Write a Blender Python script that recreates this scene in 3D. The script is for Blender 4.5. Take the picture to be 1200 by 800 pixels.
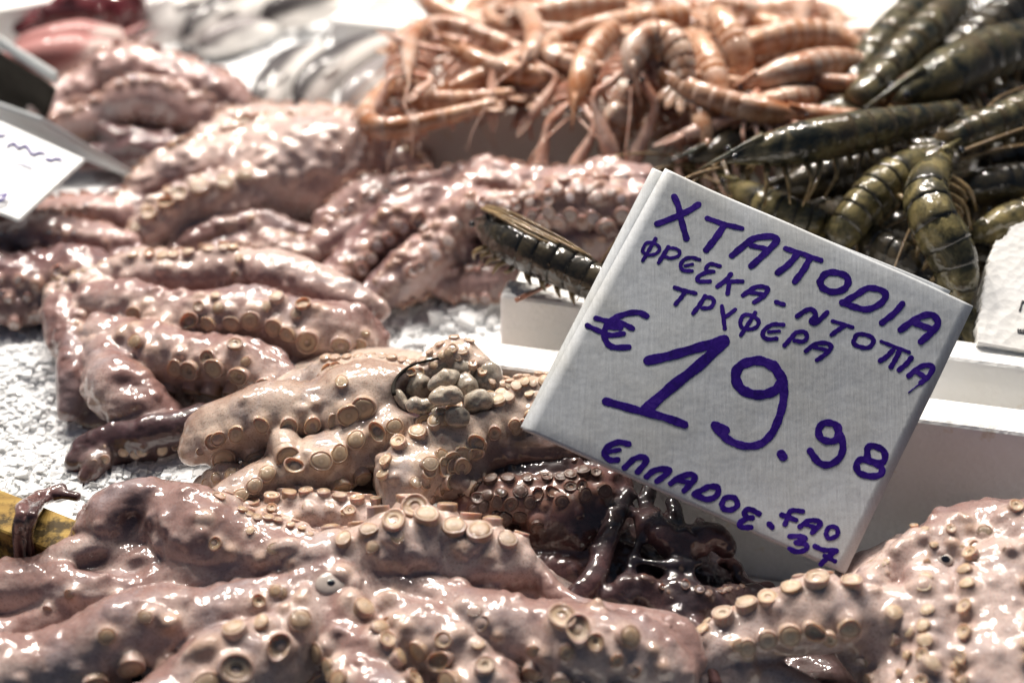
import bpy, bmesh, math, random
import numpy as np
import openvdb
from mathutils import Vector, Matrix
from mathutils.kdtree import KDTree

for _o in list(bpy.data.objects):
    bpy.data.objects.remove(_o, do_unlink=True)
scene = bpy.context.scene
COL = scene.collection
rng = np.random.default_rng(7)
random.seed(7)

# ------------------------------------------------------------------ camera
CAM_H, PITCH, LENS = 0.51, math.radians(35), 50.0
cam_data = bpy.data.cameras.new('camera')
cam = bpy.data.objects.new('camera', cam_data)
COL.objects.link(cam)
cam.location = (0, 0, CAM_H)
cam.rotation_euler = (math.radians(90) - PITCH, 0, 0)
cam_data.lens = LENS
cam_data.sensor_width = 36
cam_data.clip_start = 0.02
cam_data.clip_end = 60
cam_data.dof.use_dof = True
cam_data.dof.focus_distance = 0.672
cam_data.dof.aperture_fstop = 3.9
cam_data.dof.aperture_blades = 0
scene.camera = cam

# ------------------------------------------------------------------ light: bulbs of the covered market, dim cool daylight
world = bpy.data.worlds.new('World')
scene.world = world
world.use_nodes = True
_bg = world.node_tree.nodes['Background']
_bg.inputs[0].default_value = (0.47, 0.67, 1.0, 1)
_bg.inputs[1].default_value = 0.115

def bulb(name, loc, power, radius=0.05, color=(1.0, 0.92, 0.83)):
    l = bpy.data.lights.new(name, 'POINT')
    l.energy = power
    l.shadow_soft_size = radius
    l.color = color
    o = bpy.data.objects.new(name, l)
    o.location = loc
    COL.objects.link(o)

for (x, y, z, p) in ((-1.05, 1.75, 1.75, 92), (-0.62, 1.85, 1.72, 100), (-0.22, 1.72, 1.76, 98), (0.18, 1.88, 1.78, 84),
                     (0.55, 1.70, 1.80, 62), (0.95, 1.85, 1.80, 46), (-0.60, 1.25, 1.75, 36)):
    bulb('bulb_light', (x, y, z), p)

scene.view_settings.view_transform = 'Standard'
scene.view_settings.look = 'None'
scene.view_settings.gamma = 1
scene.view_settings.use_curve_mapping = False
scene.view_settings.exposure = 0.0
scene.render.engine = 'CYCLES'
scene.cycles.use_denoising = True
scene.cycles.max_bounces = 8
scene.cycles.sample_clamp_indirect = 3.0
scene.cycles.caustics_reflective = False
scene.cycles.caustics_refractive = False

# ------------------------------------------------------------------ photograph pixel -> place on a level or at a distance
FPX = LENS / 36 * 1200
CF = np.array([0, math.cos(PITCH), -math.sin(PITCH)])
CR = np.array([1.0, 0, 0])
CU = np.array([0, math.sin(PITCH), math.cos(PITCH)])
CP = np.array([0, 0, CAM_H])

def ray(x, y):
    return CF + CR * (x - 600) / FPX + CU * (400 - y) / FPX

def at(x, y, z):
    d = ray(x, y)
    return CP + d * ((z - CAM_H) / d[2])

def depth_of(p):
    return float((np.asarray(p) - CP) @ CF)

def unit(v):
    v = np.asarray(v, float)
    return v / (np.linalg.norm(v) + 1e-12)

# ------------------------------------------------------------------ materials
def new_mat(name):
    m = bpy.data.materials.new(name)
    m.use_nodes = True
    nt = m.node_tree
    return m, nt, nt.nodes['Principled BSDF']

def nd(nt, t, **kw):
    n = nt.nodes.new(t)
    for k, v in kw.items():
        if isinstance(k, str) and k in n.inputs:
            n.inputs[k].default_value = v
        else:
            setattr(n, k, v)
    return n

def noise_node(nt, scale, detail=3, rough=0.55, coord='Object', dist=0.0):
    tc = nt.nodes.new('ShaderNodeTexCoord')
    n = nt.nodes.new('ShaderNodeTexNoise')
    n.inputs['Scale'].default_value = scale
    n.inputs['Detail'].default_value = detail
    n.inputs['Roughness'].default_value = rough
    n.inputs['Distortion'].default_value = dist
    nt.links.new(tc.outputs[coord], n.inputs['Vector'])
    return n

def ramp(nt, fac, stops):
    r = nt.nodes.new('ShaderNodeValToRGB')
    els = r.color_ramp.elements
    while len(els) < len(stops):
        els.new(0.5)
    for e, (p, c) in zip(els, stops):
        e.position = p
        e.color = (*c, 1) if len(c) == 3 else c
    nt.links.new(fac, r.inputs[0])
    return r.outputs[0]

def mixc(nt, fac, a, b, mode='MIX'):
    m = nt.nodes.new('ShaderNodeMix')
    m.data_type = 'RGBA'
    m.blend_type = mode
    def put(idx, v):
        s = m.inputs[idx]
        if hasattr(v, 'is_linked'):
            nt.links.new(v, s)
        elif isinstance(v, (int, float)):
            s.default_value = v
        else:
            s.default_value = (*v, 1)
    put(0, fac); put(6, a); put(7, b)
    return m.outputs[2]

def math_node(nt, op, a, b=0.0, clamp=False):
    m = nt.nodes.new('ShaderNodeMath')
    m.operation = op
    m.use_clamp = clamp
    for i, v in enumerate((a, b)):
        if hasattr(v, 'is_linked'):
            nt.links.new(v, m.inputs[i])
        else:
            m.inputs[i].default_value = v
    return m.outputs[0]

def bump(nt, height, strength, dist, prev=None):
    b = nt.nodes.new('ShaderNodeBump')
    b.inputs['Strength'].default_value = strength
    b.inputs['Distance'].default_value = dist
    nt.links.new(height, b.inputs['Height'])
    if prev is not None:
        nt.links.new(prev, b.inputs['Normal'])
    return b.outputs[0]

def attr(nt, name):
    a = nt.nodes.new('ShaderNodeAttribute')
    a.attribute_name = name
    return a.outputs['Fac']

def wet(nt, bs, rough=0.42, coat=1.0, coat_rough=0.07, sss=0.0, radius=(0.006, 0.003, 0.002), ior=1.38):
    bs.inputs['Roughness'].default_value = rough
    bs.inputs['Coat Weight'].default_value = coat
    bs.inputs['Coat Roughness'].default_value = coat_rough
    bs.inputs['Coat IOR'].default_value = 1.55
    bs.inputs['IOR'].default_value = ior
    if sss:
        bs.inputs['Subsurface Weight'].default_value = sss
        bs.inputs['Subsurface Radius'].default_value = radius
        bs.inputs['Subsurface Scale'].default_value = 1.0

def flesh(name, dorsal, ventral, dark=(0.030, 0.016, 0.018), rimc=(0.36, 0.20, 0.095), seed=0.0, sss=0.16):
    m, nt, bs = new_mat(name)
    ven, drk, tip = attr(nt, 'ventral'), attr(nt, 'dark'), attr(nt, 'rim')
    n1 = noise_node(nt, 38 + seed, 4, 0.6)
    n2 = noise_node(nt, 420, 3, 0.6)
    n3 = noise_node(nt, 120, 3, 0.6, dist=0.6)
    f = math_node(nt, 'ADD', ven, math_node(nt, 'MULTIPLY', math_node(nt, 'SUBTRACT', n1.outputs[0], 0.5), 0.9))
    f = math_node(nt, 'ADD', f, math_node(nt, 'MULTIPLY', math_node(nt, 'SUBTRACT', n3.outputs[0], 0.5), 0.6), True)
    mid = tuple(0.5 * a + 0.5 * b for a, b in zip(dorsal, ventral))
    c = ramp(nt, f, [(0.15, dorsal), (0.42, mid), (0.68, ventral)])
    n4 = noise_node(nt, 26 + seed, 3, 0.55, dist=1.2)
    grey = tuple(0.62 * sum(ventral) / 3 * k_ for k_ in (1.02, 0.90, 0.97))
    c = mixc(nt, ramp(nt, n4.outputs[0], [(0.50, (0, 0, 0)), (0.66, (0.55, 0.55, 0.55))]), c, grey)
    n5 = noise_node(nt, 1150, 2, 0.5)
    c = mixc(nt, ramp(nt, n5.outputs[0], [(0.56, (0, 0, 0)), (0.66, (0.5, 0.5, 0.5))]), c, tuple(.55 * v for v in dorsal))
    speck = ramp(nt, n2.outputs[0], [(0.50, (1, 1, 1)), (0.75, (0.70, 0.57, 0.54))])
    c = mixc(nt, 0.45, c, speck, 'MULTIPLY')
    c = mixc(nt, tip, c, mixc(nt, 0.55, c, rimc))
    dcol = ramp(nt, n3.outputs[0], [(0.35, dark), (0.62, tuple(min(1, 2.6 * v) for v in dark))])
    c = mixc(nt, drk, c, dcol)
    nt.links.new(c, bs.inputs['Base Color'])
    wet(nt, bs, 0.45, 1.0, 0.085, sss, (0.0040, 0.0018, 0.0012))
    bs.inputs['Specular IOR Level'].default_value = 0.25
    h1 = noise_node(nt, 260, 2, 0.5)
    h2 = noise_node(nt, 900, 2, 0.5)
    b = bump(nt, h1.outputs[0], 0.30, 0.0012)
    b = bump(nt, h2.outputs[0], 0.12, 0.0004, b)
    nt.links.new(b, bs.inputs['Normal'])
    hc = noise_node(nt, 175, 1.5, 0.4, dist=0.5)
    cb = bump(nt, hc.outputs[0], 0.45, 0.0022)
    nt.links.new(cb, bs.inputs['Coat Normal'])
    return m

M = {}
M['flesh_pale'] = flesh('flesh_pale', (0.265, 0.165, 0.147), (0.52, 0.405, 0.365))
M['flesh_cream'] = flesh('flesh_cream', (0.32, 0.215, 0.165), (0.54, 0.43, 0.36), seed=3)
M['flesh_rosy'] = flesh('flesh_rosy', (0.245, 0.142, 0.128), (0.52, 0.395, 0.355), seed=5)
M['flesh_red'] = flesh('flesh_red', (0.165, 0.085, 0.082), (0.38, 0.25, 0.23), seed=8)
M['flesh_dark'] = flesh('flesh_dark', (0.060, 0.026, 0.026), (0.16, 0.08, 0.075), dark=(0.010, 0.007, 0.009), seed=11, sss=0.12)
M['flesh_wine'] = flesh('flesh_wine', (0.10, 0.014, 0.018), (0.20, 0.05, 0.055), seed=2, sss=0.2)
M['gut'] = flesh('gut', (0.20, 0.17, 0.145), (0.46, 0.40, 0.32), dark=(0.02, 0.018, 0.02), seed=14)

def sucker_mat(name, rim, inner, edge, centre):
    m, nt, bs = new_mat(name)
    tc = nt.nodes.new('ShaderNodeTexCoord')
    sx = nt.nodes.new('ShaderNodeSeparateXYZ')
    nt.links.new(tc.outputs['Object'], sx.inputs[0])
    r2 = math_node(nt, 'ADD', math_node(nt, 'MULTIPLY', sx.outputs[0], sx.outputs[0]), math_node(nt, 'MULTIPLY', sx.outputs[1], sx.outputs[1]))
    r = math_node(nt, 'SQRT', r2)
    n = noise_node(nt, 2.2, 3, 0.6)
    r = math_node(nt, 'ADD', r, math_node(nt, 'MULTIPLY', math_node(nt, 'SUBTRACT', n.outputs[0], 0.5), 0.16))
    c = ramp(nt, r, [(0.0, centre), (0.22, tuple(v * 0.8 for v in inner)), (0.34, inner), (0.62, inner), (0.74, rim), (0.80, tuple(v * .55 for v in edge)), (0.87, rim), (0.95, edge), (1.0, edge)])
    oi = nt.nodes.new('ShaderNodeObjectInfo')
    tint = ramp(nt, oi.outputs['Random'], [(0.0, (1.0, 0.95, 0.92)), (0.5, (0.92, 0.84, 0.78)), (1.0, (0.80, 0.78, 0.84))])
    c = mixc(nt, 0.9, c, tint, 'MULTIPLY')
    nt.links.new(c, bs.inputs['Base Color'])
    wet(nt, bs, 0.38, 1.0, 0.06, 0.5, (0.004, 0.0022, 0.0014))
    h = noise_node(nt, 5, 2, 0.5)
    b = bump(nt, h.outputs[0], 0.3, 0.25)
    nt.links.new(b, bs.inputs['Coat Normal'])
    return m

M['suck_amber'] = sucker_mat('suck_amber', (0.36, 0.245, 0.155), (0.43, 0.325, 0.22), (0.42, 0.32, 0.285), (0.47, 0.38, 0.29))
M['suck_cream'] = sucker_mat('suck_cream', (0.45, 0.33, 0.21), (0.50, 0.40, 0.28), (0.48, 0.375, 0.315), (0.54, 0.44, 0.33))
M['suck_rosy'] = sucker_mat('suck_rosy', (0.36, 0.24, 0.20), (0.46, 0.40, 0.39), (0.28, 0.165, 0.15), (0.40, 0.33, 0.33))
M['suck_dark'] = sucker_mat('suck_dark', (0.15, 0.080, 0.052), (0.12, 0.075, 0.058), (0.05, 0.024, 0.02), (0.20, 0.14, 0.11))

def foam(name, col=(0.87, 0.87, 0.87), cell=650, dirt=0.6):
    m, nt, bs = new_mat(name)
    tc = nt.nodes.new('ShaderNodeTexCoord')
    v = nt.nodes.new('ShaderNodeTexVoronoi')
    v.inputs['Scale'].default_value = cell * 0.5
    nt.links.new(tc.outputs['Object'], v.inputs['Vector'])
    n = noise_node(nt, 14, 4, 0.6)
    st = noise_node(nt, 45, 4, 0.7)
    c = ramp(nt, n.outputs[0], [(0.35, col), (0.75, tuple(a * b for a, b in zip(col, (0.90, 0.88, 0.82))))])
    sp = ramp(nt, st.outputs[0], [(0.62, (1, 1, 1)), (0.70, (0.80, 0.70, 0.54)), (0.80, (0.42, 0.30, 0.22))])
    c = mixc(nt, dirt, c, sp, 'MULTIPLY')
    nt.links.new(c, bs.inputs['Base Color'])
    bs.inputs['Roughness'].default_value = 0.38
    bs.inputs['Subsurface Weight'].default_value = 0.15
    bs.inputs['Subsurface Radius'].default_value = (0.004, 0.004, 0.004)
    b = bump(nt, v.outputs['Distance'], 0.28, 0.0012)
    fine = noise_node(nt, 160, 3, 0.6)
    b = bump(nt, fine.outputs[0], 0.25, 0.0012, b)
    nt.links.new(b, bs.inputs['Normal'])
    return m

M['foam'] = foam('foam')
M['foam_broken'] = foam('foam_broken', (0.84, 0.84, 0.84), 420, 0.08)
M['foam_tray'] = foam('foam_tray', (0.86, 0.85, 0.82), 500, 0.5)

def simple(name, col, rough=0.5, coat=0.0, nscale=60, var=0.25, bmp=0.2, bdist=0.001, metallic=0.0):
    m, nt, bs = new_mat(name)
    n = noise_node(nt, nscale, 4, 0.6)
    lo = tuple(v * (1 - var) for v in col)
    hi = tuple(min(1, v * (1 + var)) for v in col)
    c = ramp(nt, n.outputs[0], [(0.3, lo), (0.7, hi)])
    nt.links.new(c, bs.inputs['Base Color'])
    bs.inputs['Roughness'].default_value = rough
    bs.inputs['Metallic'].default_value = metallic
    bs.inputs['Coat Weight'].default_value = coat
    bs.inputs['Coat Roughness'].default_value = 0.06
    b = bump(nt, n.outputs[0], bmp, bdist)
    nt.links.new(b, bs.inputs['Normal'])
    return m

def ice_mat():
    m, nt, bs = new_mat('ice')
    n = noise_node(nt, 190, 4, 0.7)
    big = noise_node(nt, 22, 3, 0.6)
    c = ramp(nt, big.outputs[0], [(0.3, (0.70, 0.715, 0.725)), (0.7, (0.84, 0.845, 0.85))])
    nt.links.new(c, bs.inputs['Base Color'])
    bs.inputs['Roughness'].default_value = 0.34
    bs.inputs['Subsurface Radius'].default_value = (0.008, 0.009, 0.010)
    bs.inputs['Coat Weight'].default_value = 0.35
    bs.inputs['Coat Roughness'].default_value = 0.10
    bs.inputs['IOR'].default_value = 1.31
    tc = nt.nodes.new('ShaderNodeTexCoord')
    v = nt.nodes.new('ShaderNodeTexVoronoi')
    v.inputs['Scale'].default_value = 240
    nt.links.new(tc.outputs['Object'], v.inputs['Vector'])
    f2 = noise_node(nt, 750, 3, 0.7)
    b = bump(nt, v.outputs['Distance'], 0.10, 0.0010)
    b = bump(nt, f2.outputs[0], 0.5, 0.0009, b)
    nt.links.new(b, bs.inputs['Normal'])
    return m

M['ice'] = ice_mat()
M['eye_white'] = simple('eye_white', (0.44, 0.375, 0.335), 0.3, 1.0, 200, 0.15, 0.1)
M['eye_black'] = simple('eye_black', (0.008, 0.008, 0.012), 0.1, 1.0, 200, 0.1, 0.0)
M['counter'] = simple('counter', (0.10, 0.10, 0.105), 0.35, 0.0, 30, 0.3, 0.2)

def wood_mat():
    m, nt, bs = new_mat('yellow_wood')
    tc = nt.nodes.new('ShaderNodeTexCoord')
    mp = nt.nodes.new('ShaderNodeMapping')
    mp.inputs['Scale'].default_value = (8, 90, 90)
    nt.links.new(tc.outputs['Object'], mp.inputs[0])
    n = nt.nodes.new('ShaderNodeTexNoise')
    n.inputs['Scale'].default_value = 2.0
    n.inputs['Detail'].default_value = 6
    nt.links.new(mp.outputs[0], n.inputs['Vector'])
    c = ramp(nt, n.outputs[0], [(0.3, (0.20, 0.115, 0.025)), (0.55, (0.33, 0.21, 0.05)), (0.75, (0.42, 0.30, 0.10))])
    g = noise_node(nt, 75, 5, 0.75)
    gr = ramp(nt, g.outputs[0], [(0.42, (0.05, 0.045, 0.03)), (0.56, (1, 1, 1))])
    c = mixc(nt, 0.9, c, gr, 'MULTIPLY')
    nt.links.new(c, bs.inputs['Base Color'])
    bs.inputs['Roughness'].default_value = 0.65
    bs.inputs['Specular IOR Level'].default_value = 0.2
    bs.inputs['Coat Weight'].default_value = 0.0
    bs.inputs['Coat Roughness'].default_value = 0.2
    b = bump(nt, n.outputs[0], 0.4, 0.001)
    nt.links.new(b, bs.inputs['Normal'])
    return m

M['wood'] = wood_mat()

def card_mat(name, col):
    m, nt, bs = new_mat(name)
    tc = nt.nodes.new('ShaderNodeTexCoord')
    mp = nt.nodes.new('ShaderNodeMapping')
    mp.inputs['Scale'].default_value = (900, 60, 60)
    mp.inputs['Rotation'].default_value = (0, 0, math.radians(14))
    nt.links.new(tc.outputs['Object'], mp.inputs[0])
    n = nt.nodes.new('ShaderNodeTexNoise')
    n.inputs['Scale'].default_value = 1.0
    n.inputs['Detail'].default_value = 4
    nt.links.new(mp.outputs[0], n.inputs['Vector'])
    g = noise_node(nt, 1500, 3, 0.7)
    s = noise_node(nt, 26, 4, 0.6)
    fl = noise_node(nt, 210, 5, 0.8)
    c = ramp(nt, n.outputs[0], [(0.3, tuple(v * 0.92 for v in col)), (0.7, tuple(min(1, v * 1.05) for v in col))])
    gg = ramp(nt, g.outputs[0], [(0.25, (0.72, 0.70, 0.66)), (0.6, (1, 1, 1))])
    c = mixc(nt, 0.6, c, gg, 'MULTIPLY')
    ss = ramp(nt, s.outputs[0], [(0.35, (1, 1, 1)), (0.75, (0.86, 0.82, 0.74))])
    c = mixc(nt, 0.8, c, ss, 'MULTIPLY')
    ff = ramp(nt, fl.outputs[0], [(0.24, (0.30, 0.26, 0.22)), (0.30, (1, 1, 1))])
    c = mixc(nt, 0.7, c, ff, 'MULTIPLY')
    nt.links.new(c, bs.inputs['Base Color'])
    bs.inputs['Roughness'].default_value = 0.45
    bs.inputs['Coat Weight'].default_value = 0.25
    bs.inputs['Coat Roughness'].default_value = 0.25
    b = bump(nt, n.outputs[0], 0.35, 0.0006)
    b = bump(nt, s.outputs[0], 0.2, 0.004, b)
    nt.links.new(b, bs.inputs['Normal'])
    return m

M['shade_card'] = simple('shade_card', (0.030, 0.027, 0.024), 0.7)  # shade of the far card's back put into colour; also the torn rim's black
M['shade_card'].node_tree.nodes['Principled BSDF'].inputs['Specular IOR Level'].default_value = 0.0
M['card'] = card_mat('card', (0.60, 0.63, 0.66))
M['ink'] = simple('ink', (0.022, 0.003, 0.17), 0.6, 0.0, 90, 0.35, 0.1)
M['ink'].node_tree.nodes['Principled BSDF'].inputs['Specular IOR Level'].default_value = 0.12
def streaky(m):
    nt = m.node_tree
    bs = nt.nodes['Principled BSDF']
    n = noise_node(nt, 260, 5, 0.75, dist=1.5)
    big = noise_node(nt, 55, 2, 0.5)
    f = math_node(nt, 'ADD', math_node(nt, 'MULTIPLY', n.outputs[0], 0.6), math_node(nt, 'MULTIPLY', big.outputs[0], 0.4))
    c = ramp(nt, f, [(0.36, (0.013, 0.002, 0.105)), (0.52, (0.026, 0.005, 0.18)), (0.66, (0.060, 0.022, 0.26))])
    nt.links.new(c, bs.inputs['Base Color'])
streaky(M['ink'])
M['ink_black'] = simple('ink_black', (0.03, 0.03, 0.035), 0.5, 0.0, 90, 0.2, 0.0)

def shell_mat(name, base, band, pale, coat=1.0, sss=0.1):
    m, nt, bs = new_mat(name)
    bd = attr(nt, 'band')
    n = noise_node(nt, 70, 4, 0.65, dist=0.8)
    n2 = noise_node(nt, 420, 3, 0.6)
    oi = nt.nodes.new('ShaderNodeObjectInfo')
    c = ramp(nt, n.outputs[0], [(0.38, base), (0.50, tuple(0.55 * a + 0.45 * b for a, b in zip(base, pale))), (0.61, pale)])
    c = mixc(nt, bd, c, band)
    sp = ramp(nt, n2.outputs[0], [(0.45, (1, 1, 1)), (0.7, (0.55, 0.5, 0.42))])
    c = mixc(nt, 0.6, c, sp, 'MULTIPLY')
    tint = ramp(nt, oi.outputs['Random'], [(0.0, (1, 1, 1)), (1.0, (0.78, 0.76, 0.80))])
    c = mixc(nt, 0.8, c, tint, 'MULTIPLY')
    nt.links.new(c, bs.inputs['Base Color'])
    wet(nt, bs, 0.45, coat, 0.11, sss, (0.004, 0.002, 0.001))
    bs.inputs['Specular IOR Level'].default_value = 0.2
    h = noise_node(nt, 230, 3, 0.6)
    b = bump(nt, h.outputs[0], 0.3, 0.0012)
    nt.links.new(b, bs.inputs['Normal'])
    hc = noise_node(nt, 230, 1.5, 0.5)
    cb = bump(nt, hc.outputs[0], 0.6, 0.0016)
    nt.links.new(cb, bs.inputs['Coat Normal'])
    return m

M['prawn'] = shell_mat('prawn', (0.014, 0.016, 0.010), (0.085, 0.062, 0.030), (0.135, 0.115, 0.058))
M['prawn_gold'] = shell_mat('prawn_gold', (0.044, 0.040, 0.017), (0.013, 0.012, 0.008), (0.235, 0.195, 0.082))  # olive shell; raised pale gold partly stands in for gold reflections
M['prawn_limb'] = shell_mat('prawn_limb', (0.14, 0.10, 0.045), (0.10, 0.05, 0.03), (0.30, 0.22, 0.11), 0.6)
M['prawn_dark'] = shell_mat('prawn_dark', (0.018, 0.016, 0.011), (0.008, 0.007, 0.006), (0.07, 0.055, 0.03))
M['scampi'] = shell_mat('scampi', (0.36, 0.145, 0.060), (0.58, 0.41, 0.32), (0.58, 0.37, 0.25), 0.8, 0.2)
M['scampi_pale'] = shell_mat('scampi_pale', (0.48, 0.26, 0.16), (0.40, 0.17, 0.085), (0.64, 0.51, 0.42), 0.8, 0.25)
M['scampi_limb'] = shell_mat('scampi_limb', (0.46, 0.19, 0.11), (0.66, 0.50, 0.43), (0.60, 0.41, 0.33), 0.7, 0.2)

def fish_mat(name, back, belly):
    m, nt, bs = new_mat(name)
    bd = attr(nt, 'band')
    n = noise_node(nt, 60, 3, 0.6)
    f = math_node(nt, 'ADD', bd, math_node(nt, 'MULTIPLY', math_node(nt, 'SUBTRACT', n.outputs[0], 0.5), 0.3), True)
    c = ramp(nt, f, [(0.25, belly), (0.5, tuple(0.5 * a + 0.5 * b for a, b in zip(back, belly))), (0.75, back)])
    nt.links.new(c, bs.inputs['Base Color'])
    wet(nt, bs, 0.5, 0.35, 0.12, 0.0)
    bs.inputs['Specular IOR Level'].default_value = 0.2
    h = noise_node(nt, 200, 2, 0.5)
    nt.links.new(bump(nt, h.outputs[0], 0.25, 0.0012), bs.inputs['Normal'])
    return m

M['fish_silver'] = fish_mat('fish_silver', (0.06, 0.054, 0.056), (0.70, 0.67, 0.64))
M['fish_white'] = fish_mat('fish_white', (0.22, 0.20, 0.20), (0.78, 0.76, 0.73))
M['squid'] = fish_mat('squid', (0.36, 0.17, 0.16), (0.66, 0.55, 0.51))

# ------------------------------------------------------------------ object helpers
def tag(o, label=None, cat=None, group=None, kind=None):
    if label: o['label'] = label
    if cat: o['category'] = cat
    if group: o['group'] = group
    if kind: o['kind'] = kind
    return o

ORG = {}                       # the world place of each object's origin

def empty(name, loc, label, cat, group=None):
    o = bpy.data.objects.new(name, None)
    o.empty_display_size = 0.01
    COL.objects.link(o)
    o.location = tuple(loc)
    ORG[o] = np.asarray(loc, float)
    return tag(o, label, cat, group)

def mesh_obj(name, verts, faces, mat, parent=None, origin=None, smooth=True, attrs=None):
    """verts in world metres; the object's origin is the parent's, or `origin`"""
    me = bpy.data.meshes.new(name)
    v = np.asarray(verts, np.float64)
    if parent is not None:
        org = ORG[parent]
    elif origin is not None:
        org = np.asarray(origin, float)
    else:
        org = np.array([v[:, 0].mean(), v[:, 1].mean(), v[:, 2].min()])
    v = v - org
    me.from_pydata(v.tolist(), [], faces if isinstance(faces, list) else faces.tolist())
    me.validate()
    if smooth:
        me.polygons.foreach_set('use_smooth', np.ones(len(me.polygons), bool))
    if attrs:
        for k, a in attrs.items():
            at_ = me.attributes.new(k, 'FLOAT', 'POINT')
            at_.data.foreach_set('value', np.asarray(a, np.float32))
    me.update()
    me.materials.append(mat)
    o = bpy.data.objects.new(name, me)
    COL.objects.link(o)
    ORG[o] = org
    if parent is not None:
        o.parent = parent
    else:
        o.location = tuple(org)
    return o

def lin_mesh(name, quads_pts, mat, **k):
    return mesh_obj(name, quads_pts[0], quads_pts[1], mat, **k)

class Soup:
    """verts and faces collected into one mesh"""
    def __init__(s):
        s.v, s.f, s.a = [], [], []
    def add(s, v, f, a=None):
        n = len(s.v)
        s.v.extend([tuple(p) for p in v])
        s.f.extend([tuple(i + n for i in q) for q in f])
        s.a.extend(list(a) if a is not None else [0.0] * len(v))
        return s
    def obj(s, name, mat, parent=None, attr_name='band', **k):
        return mesh_obj(name, s.v, s.f, mat, parent, attrs={attr_name: s.a}, **k)

def spline(pts, n):
    """Catmull-Rom through rows of pts, n samples evenly spaced by length of the first three columns"""
    p = np.asarray(pts, float)
    if len(p) == 2:
        p = np.vstack([p[0], p.mean(0), p[1]])
    q = np.vstack([2 * p[0] - p[1], p, 2 * p[-1] - p[-2]])
    out = []
    for i in range(1, len(q) - 2):
        t = np.linspace(0, 1, 24, endpoint=False)[:, None]
        a, b, c, d = q[i - 1], q[i], q[i + 1], q[i + 2]
        out.append(0.5 * (2 * b + (c - a) * t + (2 * a - 5 * b + 4 * c - d) * t ** 2 + (3 * b - a - 3 * c + d) * t ** 3))
    out = np.vstack(out + [q[-2][None]])
    L = np.r_[0, np.cumsum(np.linalg.norm(np.diff(out[:, :3], axis=0), axis=1))]
    s = np.linspace(0, L[-1], n)
    return np.stack([np.interp(s, L, out[:, k]) for k in range(out.shape[1])], 1), L[-1]

def frames(c, up=(0, 0, 1)):
    t = np.gradient(c, axis=0)
    t /= np.linalg.norm(t, axis=1)[:, None] + 1e-12
    up = np.asarray(up, float)
    side = np.cross(t, up)
    bad = np.linalg.norm(side, axis=1) < 0.05
    side[bad] = np.cross(t[bad], (0.3, 0.9, 0.1))
    side /= np.linalg.norm(side, axis=1)[:, None]
    nrm = np.cross(side, t)
    return t, side, nrm

def tube(c, rw, rh, up=(0, 0, 1), seg=12, cap=True):
    """closed tube about centre line c, half width rw, half height rh (arrays)"""
    c = np.asarray(c, float)
    n = len(c)
    rw = np.broadcast_to(rw, n); rh = np.broadcast_to(rh, n)
    t, s, u = frames(c, up)
    a = np.linspace(0, 2 * math.pi, seg, endpoint=False)
    v = c[:, None] + s[:, None] * (np.cos(a)[None, :, None] * rw[:, None, None]) + u[:, None] * (np.sin(a)[None, :, None] * rh[:, None, None])
    ang = np.broadcast_to(np.sin(a)[None], (n, seg)).reshape(-1)
    v = v.reshape(-1, 3)
    f = []
    for i in range(n - 1):
        for k in range(seg):
            k2 = (k + 1) % seg
            f.append((i * seg + k, i * seg + k2, (i + 1) * seg + k2, (i + 1) * seg + k))
    if cap:
        f.append(tuple(range(seg - 1, -1, -1)))
        f.append(tuple(range((n - 1) * seg, n * seg)))
    return v, f, ang

def ball(c, r, seg=12, rings=8, axes=None):
    v, f = [], []
    r = np.broadcast_to(np.asarray(r, float), 3)
    ax = np.eye(3) if axes is None else np.asarray(axes)
    v.append((0, 0, 1))
    for i in range(1, rings):
        th = math.pi * i / rings
        for k in range(seg):
            ph = 2 * math.pi * k / seg
            v.append((math.sin(th) * math.cos(ph), math.sin(th) * math.sin(ph), math.cos(th)))
    v.append((0, 0, -1))
    for k in range(seg):
        f.append((0, 1 + k, 1 + (k + 1) % seg))
    for i in range(rings - 2):
        for k in range(seg):
            a = 1 + i * seg; b = a + seg
            f.append((a + k, b + k, b + (k + 1) % seg, a + (k + 1) % seg))
    last = len(v) - 1; a = 1 + (rings - 2) * seg
    for k in range(seg):
        f.append((last, a + (k + 1) % seg, a + k))
    v = (np.array(v) * r) @ ax + np.asarray(c)
    return v, f

def vnoise(p, scale, seed=0):
    """smooth lattice noise in -1..1"""
    q = np.asarray(p) * scale + 1000.0 + seed * 17.3
    i = np.floor(q).astype(np.int64)
    f = q - i
    f = f * f * f * (f * (f * 6 - 15) + 10)
    def h(a, b, c):
        n = (a * 374761393 + b * 668265263 + c * 2147483647 + seed * 144665) & 0xFFFFFFFF
        n = ((n ^ (n >> 13)) * 1274126177) & 0xFFFFFFFF
        n = n ^ (n >> 16)
        return (n & 0xFFFF) / 32767.5 - 1
    r = 0
    for dx in (0, 1):
        for dy in (0, 1):
            for dz in (0, 1):
                w = (f[:, 0] if dx else 1 - f[:, 0]) * (f[:, 1] if dy else 1 - f[:, 1]) * (f[:, 2] if dz else 1 - f[:, 2])
                r = r + w * h(i[:, 0] + dx, i[:, 1] + dy, i[:, 2] + dz)
    return r

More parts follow.
